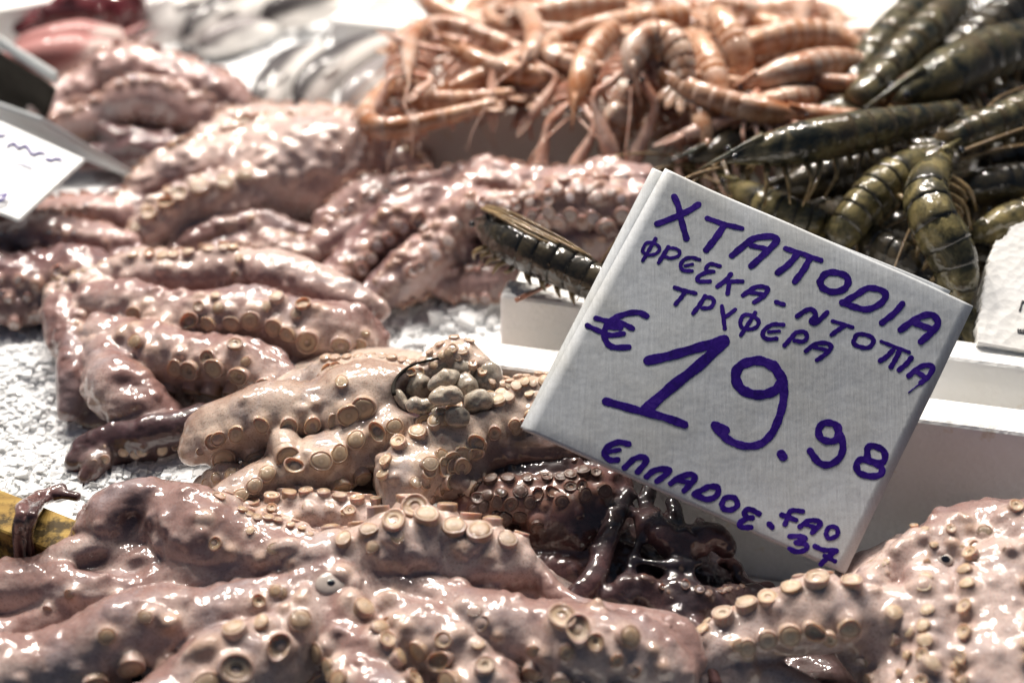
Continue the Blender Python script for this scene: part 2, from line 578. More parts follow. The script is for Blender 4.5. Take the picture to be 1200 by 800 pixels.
# ------------------------------------------------------------------ distance fields for soft bodies
class Field:
    def __init__(s, lo, hi, h):
        s.h = h
        s.lo = np.asarray(lo, float)
        s.n = np.ceil((np.asarray(hi) - s.lo) / h).astype(int) + 1
        s.d = np.full(s.n, 0.03, np.float32)
        s.ven = np.zeros(s.n, np.float32)
        s.drk = np.zeros(s.n, np.float32)
    def block(s, lo, hi):
        a = np.clip(np.floor((np.asarray(lo) - s.lo) / s.h).astype(int), 0, s.n - 1)
        b = np.clip(np.ceil((np.asarray(hi) - s.lo) / s.h).astype(int) + 1, 1, s.n)
        if np.any(b <= a):
            return None
        sl = tuple(slice(int(x), int(y)) for x, y in zip(a, b))
        ax = [s.lo[k] + s.h * np.arange(a[k], b[k], dtype=np.float64) for k in range(3)]
        X = (ax[0][:, None, None].astype(np.float32), ax[1][None, :, None].astype(np.float32), ax[2][None, None, :].astype(np.float32))
        return sl, X
    def blend(s, sl, d, ven, drk, k):
        old = s.d[sl]
        hh = np.maximum(k - np.abs(old - d), 0) / k
        w = np.clip(0.5 + 0.5 * (old - d) / k, 0, 1)
        s.d[sl] = np.minimum(old, d) - hh * hh * k * 0.25
        s.ven[sl] = s.ven[sl] * (1 - w) + ven * w
        s.drk[sl] = s.drk[sl] * (1 - w) + drk * w
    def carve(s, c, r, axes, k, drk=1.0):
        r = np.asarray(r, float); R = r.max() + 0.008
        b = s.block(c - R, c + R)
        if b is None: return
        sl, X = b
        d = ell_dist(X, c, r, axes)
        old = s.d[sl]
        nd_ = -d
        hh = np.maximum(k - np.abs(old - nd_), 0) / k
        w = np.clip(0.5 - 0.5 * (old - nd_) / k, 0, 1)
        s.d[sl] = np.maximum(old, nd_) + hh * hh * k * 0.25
        s.drk[sl] = np.maximum(s.drk[sl], drk * np.clip(w * 1.3 - 0.1, 0, 1))  # hollow walls darkened too, inner shade mostly painted into the colour
    def ell(s, c, r, axes, ven, drk, k):
        r = np.asarray(r, float); R = r.max() + k + 0.006
        b = s.block(c - R, c + R)
        if b is None: return
        sl, X = b
        s.blend(sl, ell_dist(X, c, r, axes), ven, drk, k)

    def capsule(s, a, e, ra, rb, ven, k):
        R = max(ra, rb) + k + 0.003
        bb = s.block(np.minimum(a, e) - R, np.maximum(a, e) + R)
        if bb is None: return
        sl, Y = bb
        ab = e - a
        L2 = ab @ ab + 1e-12
        px, py, pz = Y[0] - a[0], Y[1] - a[1], Y[2] - a[2]
        t = np.clip((px * ab[0] + py * ab[1] + pz * ab[2]) / L2, 0, 1)
        d = np.sqrt((px - t * ab[0]) ** 2 + (py - t * ab[1]) ** 2 + (pz - t * ab[2]) ** 2) - (ra + (rb - ra) * t)
        s.blend(sl, d, ven, s.drk[sl], k)
    def skin(s, c, n, t0, t1):
        """where the ray c + n t leaves the body"""
        ts = np.arange(t0, t1, s.h * .5)
        p = c + n * ts[:, None]
        i = np.round((p - s.lo) / s.h).astype(int)
        ok = np.all((i >= 0) & (i < s.n), axis=1)
        i = np.clip(i, 0, s.n - 1)
        d = s.d[i[:, 0], i[:, 1], i[:, 2]]
        out = np.flatnonzero((d > 0) & ok)
        return None if not len(out) else (p[out[0]], ts[out[0]])

def ell_dist(X, c, r, axes):
    q = [(X[0] - c[0]) * axes[i][0] + (X[1] - c[1]) * axes[i][1] + (X[2] - c[2]) * axes[i][2] for i in range(3)]
    k0 = np.sqrt(sum((q[i] / r[i]) ** 2 for i in range(3)))
    k1 = np.sqrt(sum((q[i] / r[i] ** 2) ** 2 for i in range(3))) + 1e-9
    return (k0 * (k0 - 1) / k1).astype(np.float32)

def add_arm(F, c, r, sdir, marks, dark, k):
    """c (n,3), r (n,), sdir (n,3): where the suckers look; marks: (centre, normal, ra, rb, length)"""
    pad = k + 0.005
    lo = (c - r[:, None]).min(0) - pad - 0.012
    hi = (c + r[:, None]).max(0) + pad + 0.012
    b = F.block(lo, hi)
    if b is None: return
    sl, X = b
    shp = tuple(q.stop - q.start for q in sl)
    A = np.full(shp, 0.03, np.float32)
    V = np.full(shp, 0.5, np.float32)
    off = np.array([q.start for q in sl])
    for j in range(len(c) - 1):
        a, e = c[j], c[j + 1]
        ra, rb = r[j], r[j + 1]
        R = max(ra, rb) + pad
        bb = F.block(np.minimum(a, e) - R, np.maximum(a, e) + R)
        if bb is None: continue
        s2, Y = bb
        loc = tuple(slice(q.start - o, q.stop - o) for q, o in zip(s2, off))
        loc = tuple(slice(max(0, q.start), q.stop) for q in loc)
        ab = e - a
        L2 = ab @ ab + 1e-12
        px, py, pz = Y[0] - a[0], Y[1] - a[1], Y[2] - a[2]
        t = np.clip((px * ab[0] + py * ab[1] + pz * ab[2]) / L2, 0, 1)
        ox, oy, oz = px - t * ab[0], py - t * ab[1], pz - t * ab[2]
        ln = np.sqrt(ox * ox + oy * oy + oz * oz)
        d = ln - (ra + (rb - ra) * t)
        cur = A[loc]
        if cur.shape != d.shape: continue
        w = d < cur
        cur[w] = d[w]
        n = sdir[j]
        vv = 0.5 + 0.5 * (ox * n[0] + oy * n[1] + oz * n[2]) / (ln + 1e-6)
        V[loc][w] = vv[w]
    for (p, n, ra, rb, ln_) in marks:
        a = p; e = p + n * ln_
        R = max(ra, rb) + 0.005
        bb = F.block(np.minimum(a, e) - R, np.maximum(a, e) + R)
        if bb is None: continue
        s2, Y = bb
        loc = tuple(slice(max(0, q.start - o), max(0, q.stop - o)) for q, o in zip(s2, off))
        cur = A[loc]
        ab = e - a
        L2 = ab @ ab + 1e-12
        px, py, pz = Y[0] - a[0], Y[1] - a[1], Y[2] - a[2]
        t = np.clip((px * ab[0] + py * ab[1] + pz * ab[2]) / L2, 0, 1)
        d = np.sqrt((px - t * ab[0]) ** 2 + (py - t * ab[1]) ** 2 + (pz - t * ab[2]) ** 2) - (ra + (rb - ra) * t)
        if cur.shape != d.shape: continue
        kk = 0.0022
        hh = np.maximum(kk - np.abs(cur - d), 0) / kk
        w = np.clip(0.5 + 0.5 * (cur - d) / kk, 0, 1)
        A[loc] = np.minimum(cur, d) - hh * hh * kk * 0.25
        V[loc] = V[loc] * (1 - w) + 0.95 * w
    F.blend(sl, A, V, np.float32(dark), k)

def field_mesh(F, amp=(0.0012, 0.0008), seed=0, rimfun=None):
    g = openvdb.FloatGrid(0.03)
    g.copyFromArray(F.d)
    pts, quads = g.convertToQuads(0.0)
    pts = np.asarray(pts, np.float64)
    quads = np.asarray(quads)
    ii = np.clip(np.floor(pts).astype(int), 0, F.n - 2)
    fr = pts - ii
    def samp(arr):
        r = 0
        for dx in (0, 1):
            for dy in (0, 1):
                for dz in (0, 1):
                    w = (fr[:, 0] if dx else 1 - fr[:, 0]) * (fr[:, 1] if dy else 1 - fr[:, 1]) * (fr[:, 2] if dz else 1 - fr[:, 2])
                    r = r + w * arr[ii[:, 0] + dx, ii[:, 1] + dy, ii[:, 2] + dz]
        return r
    ven, drk = samp(F.ven), samp(F.drk)
    nr = []
    for k in range(3):
        o = np.zeros(3, int); o[k] = 1
        i1 = np.clip(np.round(pts).astype(int) + o, 0, F.n - 1)
        i0 = np.clip(np.round(pts).astype(int) - o, 0, F.n - 1)
        nr.append(F.d[i1[:, 0], i1[:, 1], i1[:, 2]] - F.d[i0[:, 0], i0[:, 1], i0[:, 2]])
    nr = np.stack(nr, 1)
    nr /= np.linalg.norm(nr, axis=1)[:, None] + 1e-9
    w = pts * F.h + F.lo
    n1 = vnoise(w, 90, seed)
    n2 = vnoise(w, 185, seed + 1)
    n3 = vnoise(w, 45, seed + 2)
    skin = np.clip(1.15 - ven, 0.15, 1)
    disp = amp[0] * (n3 * 1.0 + n1 * 0.85) + amp[1] * skin * np.clip(n2 - 0.15, 0, 1) * 2.2
    w = w + nr * disp[:, None]
    return w, quads[:, ::-1], ven, drk, nr

# ------------------------------------------------------------------ suckers: four shapes, shared by every octopus
def sucker_mesh(name, prof, mat, ell=1.0, wob=0.05, seed=1, seg=22):
    r_ = random.Random(seed)
    ph = [r_.uniform(0, 6.28) for _ in range(3)]
    v, f = [], []
    for (r, z) in prof:
        for k in range(seg):
            a = 2 * math.pi * k / seg
            w = 1 + wob * (math.sin(2 * a + ph[0]) + 0.6 * math.sin(3 * a + ph[1]))
            v.append((r * w * math.cos(a), r * w * math.sin(a) * ell, z + 0.6 * wob * math.sin(a + ph[2]) * r))
    n = len(prof)
    for i in range(n - 1):
        for k in range(seg):
            k2 = (k + 1) % seg
            f.append((i * seg + k, i * seg + k2, (i + 1) * seg + k2, (i + 1) * seg + k))
    f.append(tuple(range((n - 1) * seg, n * seg)))
    me = bpy.data.meshes.new(name)
    me.from_pydata(v, [], f)
    me.polygons.foreach_set('use_smooth', np.ones(len(me.polygons), bool))
    me.materials.append(mat)
    me.update()
    return me

PROF_OPEN = [(1.02, -1.30), (0.98, -0.50), (0.98, 0.00), (1.00, 0.14), (0.96, 0.24), (0.88, 0.28), (0.80, 0.25), (0.68, 0.17), (0.54, 0.14), (0.42, 0.16), (0.34, 0.09), (0.22, -0.05), (0.08, -0.06)]
PROF_FLAT = [(1.04, -1.30), (0.99, -0.50), (0.98, 0.02), (0.98, 0.14), (0.92, 0.24), (0.84, 0.25), (0.79, 0.20), (0.74, 0.24), (0.50, 0.27), (0.30, 0.29), (0.18, 0.30), (0.05, 0.30)]
PROF_DOME = [(1.04, -1.30), (1.00, -0.50), (0.98, 0.02), (0.98, 0.12), (0.92, 0.23), (0.86, 0.24), (0.80, 0.22), (0.72, 0.30), (0.52, 0.37), (0.32, 0.40), (0.16, 0.41), (0.05, 0.41)]
PROF_DEEP = [(1.02, -1.30), (0.98, -0.50), (0.99, 0.04), (1.02, 0.20), (1.00, 0.30), (0.92, 0.32), (0.84, 0.26), (0.72, 0.12), (0.56, -0.02), (0.40, -0.06), (0.28, -0.04), (0.12, 0.00), (0.05, 0.01)]
SUCK = {}
for _mk in ('suck_amber', 'suck_cream', 'suck_rosy', 'suck_dark'):
    SUCK[_mk] = [sucker_mesh('sucker', PROF_OPEN, M[_mk], 0.96, 0.045, 1), sucker_mesh('sucker', PROF_FLAT, M[_mk], 0.9, 0.06, 2),
                 sucker_mesh('sucker', PROF_DOME, M[_mk], 1.0, 0.05, 3), sucker_mesh('sucker', PROF_DEEP, M[_mk], 0.84, 0.07, 4),
                 sucker_mesh('sucker', PROF_FLAT, M[_mk], 0.72, 0.09, 5)]

def octopus(label, arms, blobs=(), carves=(), mat='flesh_pale', smat='suck_amber', h=0.0012, amp=(0.0012, 0.0008), seed=0, k=0.0026,
            eyes=(), wart=(0, .0012, .0024), knob=0.55, cupped=0.5, name='octopus', cat='octopus', group='octopuses on the stall', single=()):
    r_ = random.Random(seed * 13 + 5)
    built, cand = [], []
    lo = np.full(3, 1e9); hi = -lo
    cups = []
    for A in arms:
        P, R = [], []
        for (x, y, z, r) in A['p']:
            p = at(x, y, z)
            P.append(p); R.append(r * depth_of(p) / FPX)
        row = np.c_[np.array(P), np.array(R)]
        L = np.linalg.norm(np.diff(row[:, :3], axis=0), axis=1).sum()
        n = max(8, int(L / max(0.35 * np.mean(R), 0.0022)))
        c4, L = spline(row, n)
        c, r = c4[:, :3], np.maximum(c4[:, 3], 0.0012)
        t = np.gradient(c, axis=0); t /= np.linalg.norm(t, axis=1)[:, None] + 1e-12
        cam_d = CP - c; cam_d /= np.linalg.norm(cam_d, axis=1)[:, None]
        side = np.cross(t, cam_d); side /= np.linalg.norm(side, axis=1)[:, None] + 1e-9
        toc = np.cross(side, t)
        toc *= np.sign((toc * cam_d).sum(1))[:, None]
        ref = 0.35 * CR - CU
        side *= np.sign(side @ ref)[:, None]
        phis = [s_[0] for s_ in A.get('s', ())]
        ph0 = math.radians(A.get('ven', np.mean(phis) if phis else 165))
        sdir = toc * math.cos(ph0) + side * math.sin(ph0)
        # gentle swelling along the arm
        s_ = np.linspace(0, 1, n) * L
        ph_ = [r_.uniform(0, 6.28) for _ in range(5)]
        r = r * (1 + 0.07 * np.sin(s_ / 0.0125 + ph_[0]) + 0.05 * np.sin(s_ / 0.0061 + ph_[1]))
        env = np.sin(np.clip(s_ / L, 0, 1) * math.pi)[:, None] * r[:, None]
        c = c + env * (0.20 * np.sin(s_ / 0.013 + ph_[2])[:, None] * side + 0.14 * np.sin(s_ / 0.010 + ph_[3])[:, None] * toc)
        marks = []
        for sp in A.get('s', ()):
            phi, spread, ratio, s0, s1 = sp[:5]
            pos = s0 * L; kk = 0
            while pos < s1 * L:
                j = min(n - 1, int(round(pos / L * (n - 1))))
                rr = r[j]
                sr = ratio * rr * r_.uniform(0.93, 1.08)
                sgn = 1 if kk % 2 else -1
                ph = math.radians(phi + sgn * spread + r_.uniform(-2.5, 2.5))
                nn = toc[j] * math.cos(ph) + side[j] * math.sin(ph)
                nn = unit(nn + 0.07 * np.array([r_.uniform(-1, 1) for _ in range(3)]))
                if sr > 0.0008:
                    cand.append((c[j], nn, rr, sr, True))
                pos += sr * (1.02 if spread > 6 else 2.05)
                kk += 1
        # rows of closed, flesh coloured knobs on the other flanks
        for sp in A.get('s', ()):
            for dphi in (-68, 64):
                pos = (sp[3] + .02) * L
                while pos < sp[4] * L and A.get('knob', knob):
                    j = min(n - 1, int(round(pos / L * (n - 1))))
                    rr = r[j]
                    sr = max(sp[2] * .74, .2) * rr * r_.uniform(.75, 1.1)
                    ph = math.radians(sp[0] + dphi + r_.choice((-1, 1)) * 13 + r_.uniform(-7, 7))
                    nn = unit(toc[j] * math.cos(ph) + side[j] * math.sin(ph) + 0.12 * np.array([r_.uniform(-1, 1) for _ in range(3)]))
                    if r_.random() < A.get('knob', knob) and sr > .0008:
                        cand.append((c[j], nn, rr, sr, r_.random() < cupped))
                    pos += sr * 1.35
        built.append((c, r, sdir, marks, A.get('dark', 0.0), A.get('k', k)))
        ext = r.max() + 0.012
        lo = np.minimum(lo, c.min(0) - ext); hi = np.maximum(hi, c.max(0) + ext)
    B = []
    for b in blobs:
        x, y, z, rx, ry, rz = b[:6]
        p = at(x, y, z); q = depth_of(p) / FPX
        o = b[6] if len(b) > 6 else {}
        ax = np.eye(3)
        if o.get('cam'):                                 # axes: image right, image up, towards the viewer
            ax = np.stack([CR, CU, -CF])
        an = math.radians(o.get('rot', 0))
        ax = np.stack([ax[0] * math.cos(an) + ax[1] * math.sin(an), -ax[0] * math.sin(an) + ax[1] * math.cos(an), ax[2]])
        rr = np.array([rx, ry, rz]) * q
        B.append((p, rr, ax, o))
        if o.get('op') != 'carve':
            e = np.sqrt(((ax * rr[:, None]) ** 2).sum(0)) + 0.008
            lo = np.minimum(lo, p - e); hi = np.maximum(hi, p + e)
    F = Field(lo, hi, h)
    for (p, rr, ax, o) in B:
        if o.get('op') != 'carve':
            F.ell(p, rr, ax, o.get('ven', 0.4), o.get('dark', 0.0), o.get('k', 0.008))
    for (c, r, sdir, marks, dk, kk) in built:
        add_arm(F, c, r, sdir, marks, dk, kk)
    found = []
    for (c, nn, rr, sr, cup) in cand:
        q = F.skin(c, nn, rr * .5, rr * 1.7 + .004)
        if q is not None and q[1] < rr * 1.45 + .003:
            found.append((q[0], nn, sr, cup))
    for (p, nn, sr, cup) in found:
        if cup:
            F.capsule(p - nn * sr * 1.4, p - nn * sr * .48, sr * 1.38, sr * 1.03, .95, .0026)
            cups.append((p + nn * sr * .50, nn, sr * .94))
        else:
            F.capsule(p - nn * sr * 1.2, p - nn * sr * .30, sr * 1.1, sr * .92, .95, .0022)
    def first_hit(x, y):
        d = unit(ray(x, y))
        ts = np.arange(0.45, 1.5, h * .5)
        pp = CP + d * ts[:, None]
        i = np.round((pp - F.lo) / F.h).astype(int)
        ok = np.all((i >= 0) & (i < F.n), axis=1)
        i = np.clip(i, 0, F.n - 1)
        hit = np.flatnonzero(ok & (F.d[i[:, 0], i[:, 1], i[:, 2]] < 0))
        return pp[hit[0]] if len(hit) else None
    for (x, y, z, rpx, tilt) in single:
        p = first_hit(x, y)
        if p is None: continue
        nn = unit(unit(CP - p) + CR * tilt[0] + CU * tilt[1]); sr = rpx * depth_of(p) / FPX
        F.capsule(p - nn * sr * 1.4, p - nn * sr * .48, sr * 1.38, sr * 1.03, .95, .0026)
        cups.append((p + nn * sr * .50, nn, sr * .96))
        found.append((p, nn, sr, True))
    eye_at = [first_hit(e[0], e[1]) for e in eyes]
    for (p, rr, ax, o) in B:
        if o.get('op') == 'carve':
            F.carve(p, rr, ax, o.get('k', 0.004), o.get('dark', 1.0))
    if wart[0]:
        w, quads, ven, drk, nr = field_mesh(F, (0, 0), seed)
        g_ = np.random.default_rng(seed)
        up_ = np.flatnonzero(((nr @ unit((0, -.6, .8))) > -0.15) & (ven < 0.93) & (drk < .7))
        n_w = min(int(wart[0] * len(up_) * h * h / 1e-4), len(up_))
        for q in g_.choice(up_, n_w, replace=False):
            rr = g_.uniform(wart[1], wart[2]) * (1.35 if g_.random() < .15 else 1)
            F.ell(w[q] - nr[q] * rr * .45, np.array([rr, rr, rr]) * g_.uniform(.85, 1.15, 3), np.eye(3), min(1, ven[q] * .9 + .15), drk[q], .0028)
    w, quads, ven, drk, nr = field_mesh(F, amp, seed)
    rim = np.zeros(len(w))
    if found:
        kd = KDTree(len(found))
        for i_, q_ in enumerate(found):
            kd.insert(q_[0], i_)
        kd.balance()
        for i_ in range(len(w)):
            _, j_, dd = kd.find(w[i_])
            sr_ = found[j_][2]
            if dd < 2.6 * sr_:
                rim[i_] = math.exp(-(dd / (1.15 * sr_)) ** 2) * (0.75 if found[j_][3] else 0.95)
    org = np.array([w[:, 0].mean(), w[:, 1].mean(), w[:, 2].min()])
    body = mesh_obj(name, w, quads, M[mat], origin=org, attrs={'ventral': ven, 'dark': drk, 'rim': rim})
    tag(body, label, cat, group)
    # sucker cups: the hundred that show largest are parts of their own, the rest one part
    def px(p):
        d = np.asarray(p) - CP; zz = d @ CF
        return 600 + FPX * (d @ CR) / zz, 400 - FPX * (d @ CU) / zz
    scored = []
    for (p, n, sr) in cups:
        x, y = px(p)
        vis = (unit(CP - p) @ n)
        inside = -20 < x < 1220 and -20 < y < 820
        ix = np.round((p + n * sr * 0.6 - F.lo) / h).astype(int)
        buried = bool(np.all(ix >= 0) and np.all(ix < F.n) and F.d[tuple(ix)] < -0.0004)
        if buried or not inside:
            continue
        if any(q is not None and np.linalg.norm(p - q) < 1.6 * e[3] * depth_of(q) / FPX + sr for e, q in zip(eyes, eye_at)):
            continue
        scored.append((sr * (0.4 + max(vis, -0.2)) / depth_of(p), p, n, sr))
    scored.sort(key=lambda q: -q[0])
    meshes = SUCK[smat]
    rest = Soup()
    for i, (_, p, n, sr) in enumerate(scored):
        mi = r_.choice((0, 0, 1, 1, 2, 2, 3, 4))
        z = Vector(n)
        rot = z.to_track_quat('Z', 'Y').to_matrix().to_4x4() @ Matrix.Rotation(r_.uniform(0, 6.28), 4, 'Z')
        mt = Matrix.Translation(Vector(p - org)) @ rot @ Matrix.Diagonal((sr, sr * r_.uniform(0.9, 1.05), sr * r_.uniform(0.8, 1.1), 1))
        if i < 100:
            o = bpy.data.objects.new('sucker', meshes[mi])
            COL.objects.link(o)
            o.parent = body
            o.matrix_local = mt
        else:
            mv = [tuple(mt @ vv.co) for vv in meshes[mi].vertices]
            rest.add(np.array(mv) + org, [tuple(pp.vertices) for pp in meshes[mi].polygons],
                     [1.0 if .5 < math.hypot(vv.co.x, vv.co.y) < .93 and vv.co.z > .1 else .35 for vv in meshes[mi].vertices])
    if rest.v:
        o = rest.obj('small_sucker', M[mat], body, 'rim')
        me = o.data
        for nm, val in (('ventral', 0.9), ('dark', 0.0)):
            a_ = me.attributes.new(nm, 'FLOAT', 'POINT'); a_.data.foreach_set('value', np.full(len(me.vertices), val, np.float32))
        o['kind'] = 'stuff'
    for e, p in zip(eyes, eye_at):
        x, y, z, rpx = e[:4]
        ps = e[4] if len(e) > 4 else .27
        if p is None: continue
        q = rpx * depth_of(p) / FPX
        n = unit(unit(CP - p) + (0, 0, 0.7))
        p = p - n * q * .10
        ax = np.array(Vector(n).to_track_quat('Z', 'Y').to_matrix()).T
        v, f = ball(p, (q, q * 0.80, q * 0.26), 20, 14, ax)
        eo = mesh_obj('eye', v, f, M['eye_white'], body)
        v, f = ball(p + n * q * 0.22, (q * ps, q * ps * .82, q * 0.10), 16, 10, ax)
        mesh_obj('pupil', v, f, M['eye_black'], eo)
    return body

# ================================================================== LARGE STRUCTURE: counter, ice, boxes
def slab(name, corners, z0, z1, mat, parent=None, bev=0.003, sub=1, **k):
    """upright block over a quadrilateral footprint (four xy corners), bevelled"""
    bm = bmesh.new()
    lo = [bm.verts.new((x, y, z0)) for x, y in corners]
    hi = [bm.verts.new((x, y, z1)) for x, y in corners]
    bm.faces.new(lo[::-1]); bm.faces.new(hi)
    for i in range(4):
        j = (i + 1) % 4
        bm.faces.new((lo[i], lo[j], hi[j], hi[i]))
    bmesh.ops.recalc_face_normals(bm, faces=bm.faces)
    if bev:
        bmesh.ops.bevel(bm, geom=list(bm.edges), offset=bev, segments=3, profile=0.6, affect='EDGES')
    v = [tuple(q.co) for q in bm.verts]
    bm.verts.index_update()
    f = [tuple(q.index for q in p.verts) for p in bm.faces]
    bm.free()
    o = mesh_obj(name, v, f, mat, parent, smooth=False, **k)
    return o

def quad_strip(p0, p1, th, toward=(0, -1)):
    """footprint of a wall whose far edge runs p0-p1 and whose thickness goes towards `toward`"""
    p0, p1 = np.array(p0[:2]), np.array(p1[:2])
    d = unit(p1 - p0); n = np.array([d[1], -d[0]])
    if n @ np.array(toward) < 0: n = -n
    return [tuple(p0), tuple(p1), tuple(p1 + n * th), tuple(p0 + n * th)]

def sheet(name, x0, x1, y0, y1, z, mat, **k):
    v = [(x0, y0, z), (x1, y0, z), (x1, y1, z), (x0, y1, z)]
    return mesh_obj(name, v, [(0, 1, 2, 3)], mat, smooth=False, **k)

_c = sheet('counter', -6, 6, -1.0, 8, -0.055, M['counter'])
tag(_c, 'dark wet metal counter under the fish boxes', 'counter', kind='structure')

# foreground box: its far wall with the bright rim
RL, RR = at(505, 390, 0.09), at(1200, 478, 0.09)
wd = unit(RR - RL)
RR2 = RR + wd * 0.30
box = empty('foam_box', (0.08, 0.5, -0.05), 'white foam box holding the front octopuses, rim behind the price card', 'box', 'white foam boxes')
slab('back_wall', quad_strip(RL, RR2, 0.021), -0.045, 0.09, M['foam'], box, 0.003)
nrm = np.array([wd[1], -wd[0], 0]); nrm = -nrm if nrm[1] > 0 else nrm
LW0 = RL + nrm * 0.0215
slab('side_wall', quad_strip(LW0, LW0 + nrm * 0.17, 0.02, (1, 0)), -0.045, 0.030, M['foam'], box, 0.003)
_q = [RL + nrm * 0.022 + wd * 0.022, RR2 + nrm * 0.022, RR2 + nrm * 0.34, RL + nrm * 0.34 + wd * 0.022]
slab('floor_panel', [tuple(q[:2]) for q in _q], -0.045, -0.026, M['foam'], box, 0.001)

# prawn box behind it
QL, QR = at(585, 346, 0.10), at(1200, 431, 0.10)
qd = unit(QR - QL); QR2 = QR + qd * 0.25
qn = np.array([qd[1], -qd[0], 0]); qn = -qn if qn[1] > 0 else qn
pbox = empty('foam_box', (0.15, 0.7, -0.05), 'white foam box of dark prawns behind the price card, stained rim', 'box', 'white foam boxes')
slab('front_wall', quad_strip(QL, QR2, 0.018, (0, 1)), -0.045, 0.10, M['foam'], pbox, 0.0035)
slab('side_wall', quad_strip(QL - qn * 0.0185, QL - qn * 0.17, 0.02, (1, 0)), -0.045, 0.088, M['foam'], pbox, 0.003)
_q = [QL - qn * 0.019 + qd * 0.021, QR2 - qn * 0.019, QR2 - qn * 0.62, QL - qn * 0.62 + qd * 0.021]
slab('floor_panel', [tuple(q[:2]) for q in _q], -0.045, 0.03, M['prawn_dark'], pbox, 0.001)  # dark material on white foam, standing in for shade in the gaps

# scampi tray
TL, TR = at(490, 128, 0.10), at(700, 136, 0.10)
td = unit(TR - TL); TR2 = TL + td * 0.34
tn = np.array([td[1], -td[0], 0]); tn = -tn if tn[1] > 0 else tn
tray = empty('foam_tray', (0.05, 0.9, 0.03), 'greyish foam tray of orange scampi, its shaded side towards the octopuses', 'tray', 'foam trays')
slab('front_wall', quad_strip(TL, TR2, 0.012, (0, 1)), 0.030, 0.10, M['foam_tray'], tray, 0.002)
slab('side_wall', quad_strip(TL - tn * 0.0125, TL - tn * 0.34, 0.012, (1, 0)), 0.030, 0.10, M['foam_tray'], tray, 0.002)
_q = [TL - tn * 0.0125 + td * 0.0125, TR2 - tn * 0.0125, TR2 - tn * 0.34, TL - tn * 0.34 + td * 0.0125]
slab('floor_panel', [tuple(q[:2]) for q in _q], 0.030, 0.055, M['foam_tray'], tray, 0.001)

def far_box(label, px0, px1, z1, z0, depth, group='foam trays', mat='foam', name='foam_tray', cat='tray'):
    """hollow tray whose near rim runs between two picture points at height z1"""
    a, b = at(*px0, z1), at(*px1, z1)
    d = unit(b - a); n = np.array([-d[1], d[0], 0]); n = n if n[1] > 0 else -n
    t = 0.018
    e = empty(name, (a + b) / 2 * np.array([1, 1, 0]) + np.array([0, 0, z0]), label, cat, group)
    slab('front_wall', quad_strip(a, b, t, n[:2]), z0, z1, M[mat], e, 0.004)
    slab('back_wall', quad_strip(a + n * depth, b + n * depth, t, -n[:2]), z0, z1, M[mat], e, 0.004)
    for p in (a + n * (t + .0005), b + n * (t + .0005)):
        q = p + n * (depth - 2 * t - .001)
        slab('side_wall', quad_strip(p, q, t, d[:2] if p is not None and np.allclose(p, a + n * (t + .0005)) else -d[:2]), z0, z1, M[mat], e, 0.004)
    A_, B_ = a + n * t + d * t, b + n * t - d * t
    slab('floor_panel', [tuple(A_[:2]), tuple(B_[:2]), tuple((B_ + n * (depth - 2 * t))[:2]), tuple((A_ + n * (depth - 2 * t))[:2])], z0 + .002, z0 + 0.018, M[mat], e, 0)
    return e

far_box('white foam tray standing empty beyond the orange scampi', (925, 42), (1085, 30), 0.10, 0.05, 0.20)
far_box('plain white foam box at the far edge above the silver fish', (385, 22), (545, 40), 0.09, 0.03, 0.22, 'white foam boxes', 'foam', 'foam_box', 'box')
far_box('white foam box in the far left corner beside the dark red seafood', (-170, 40), (75, -2), 0.10, 0.03, 0.22, 'white foam boxes', 'foam', 'foam_box', 'box')

# yellow wooden beam
BA, BB = at(-260, 468, 0.062), at(112, 616.8, 0.062)
beam = slab('wooden_beam', quad_strip(BA, BB, 0.022, (0, -1)), -0.05, 0.062, M['wood'], None, 0.002)
tag(beam, 'weathered yellow wooden beam holding back the ice at the left edge', 'beam')
bdv = unit(BB - BA)

def line_side(p, a, b):
    return (b[0] - a[0]) * (p[1] - a[1]) - (b[1] - a[1]) * (p[0] - a[0])

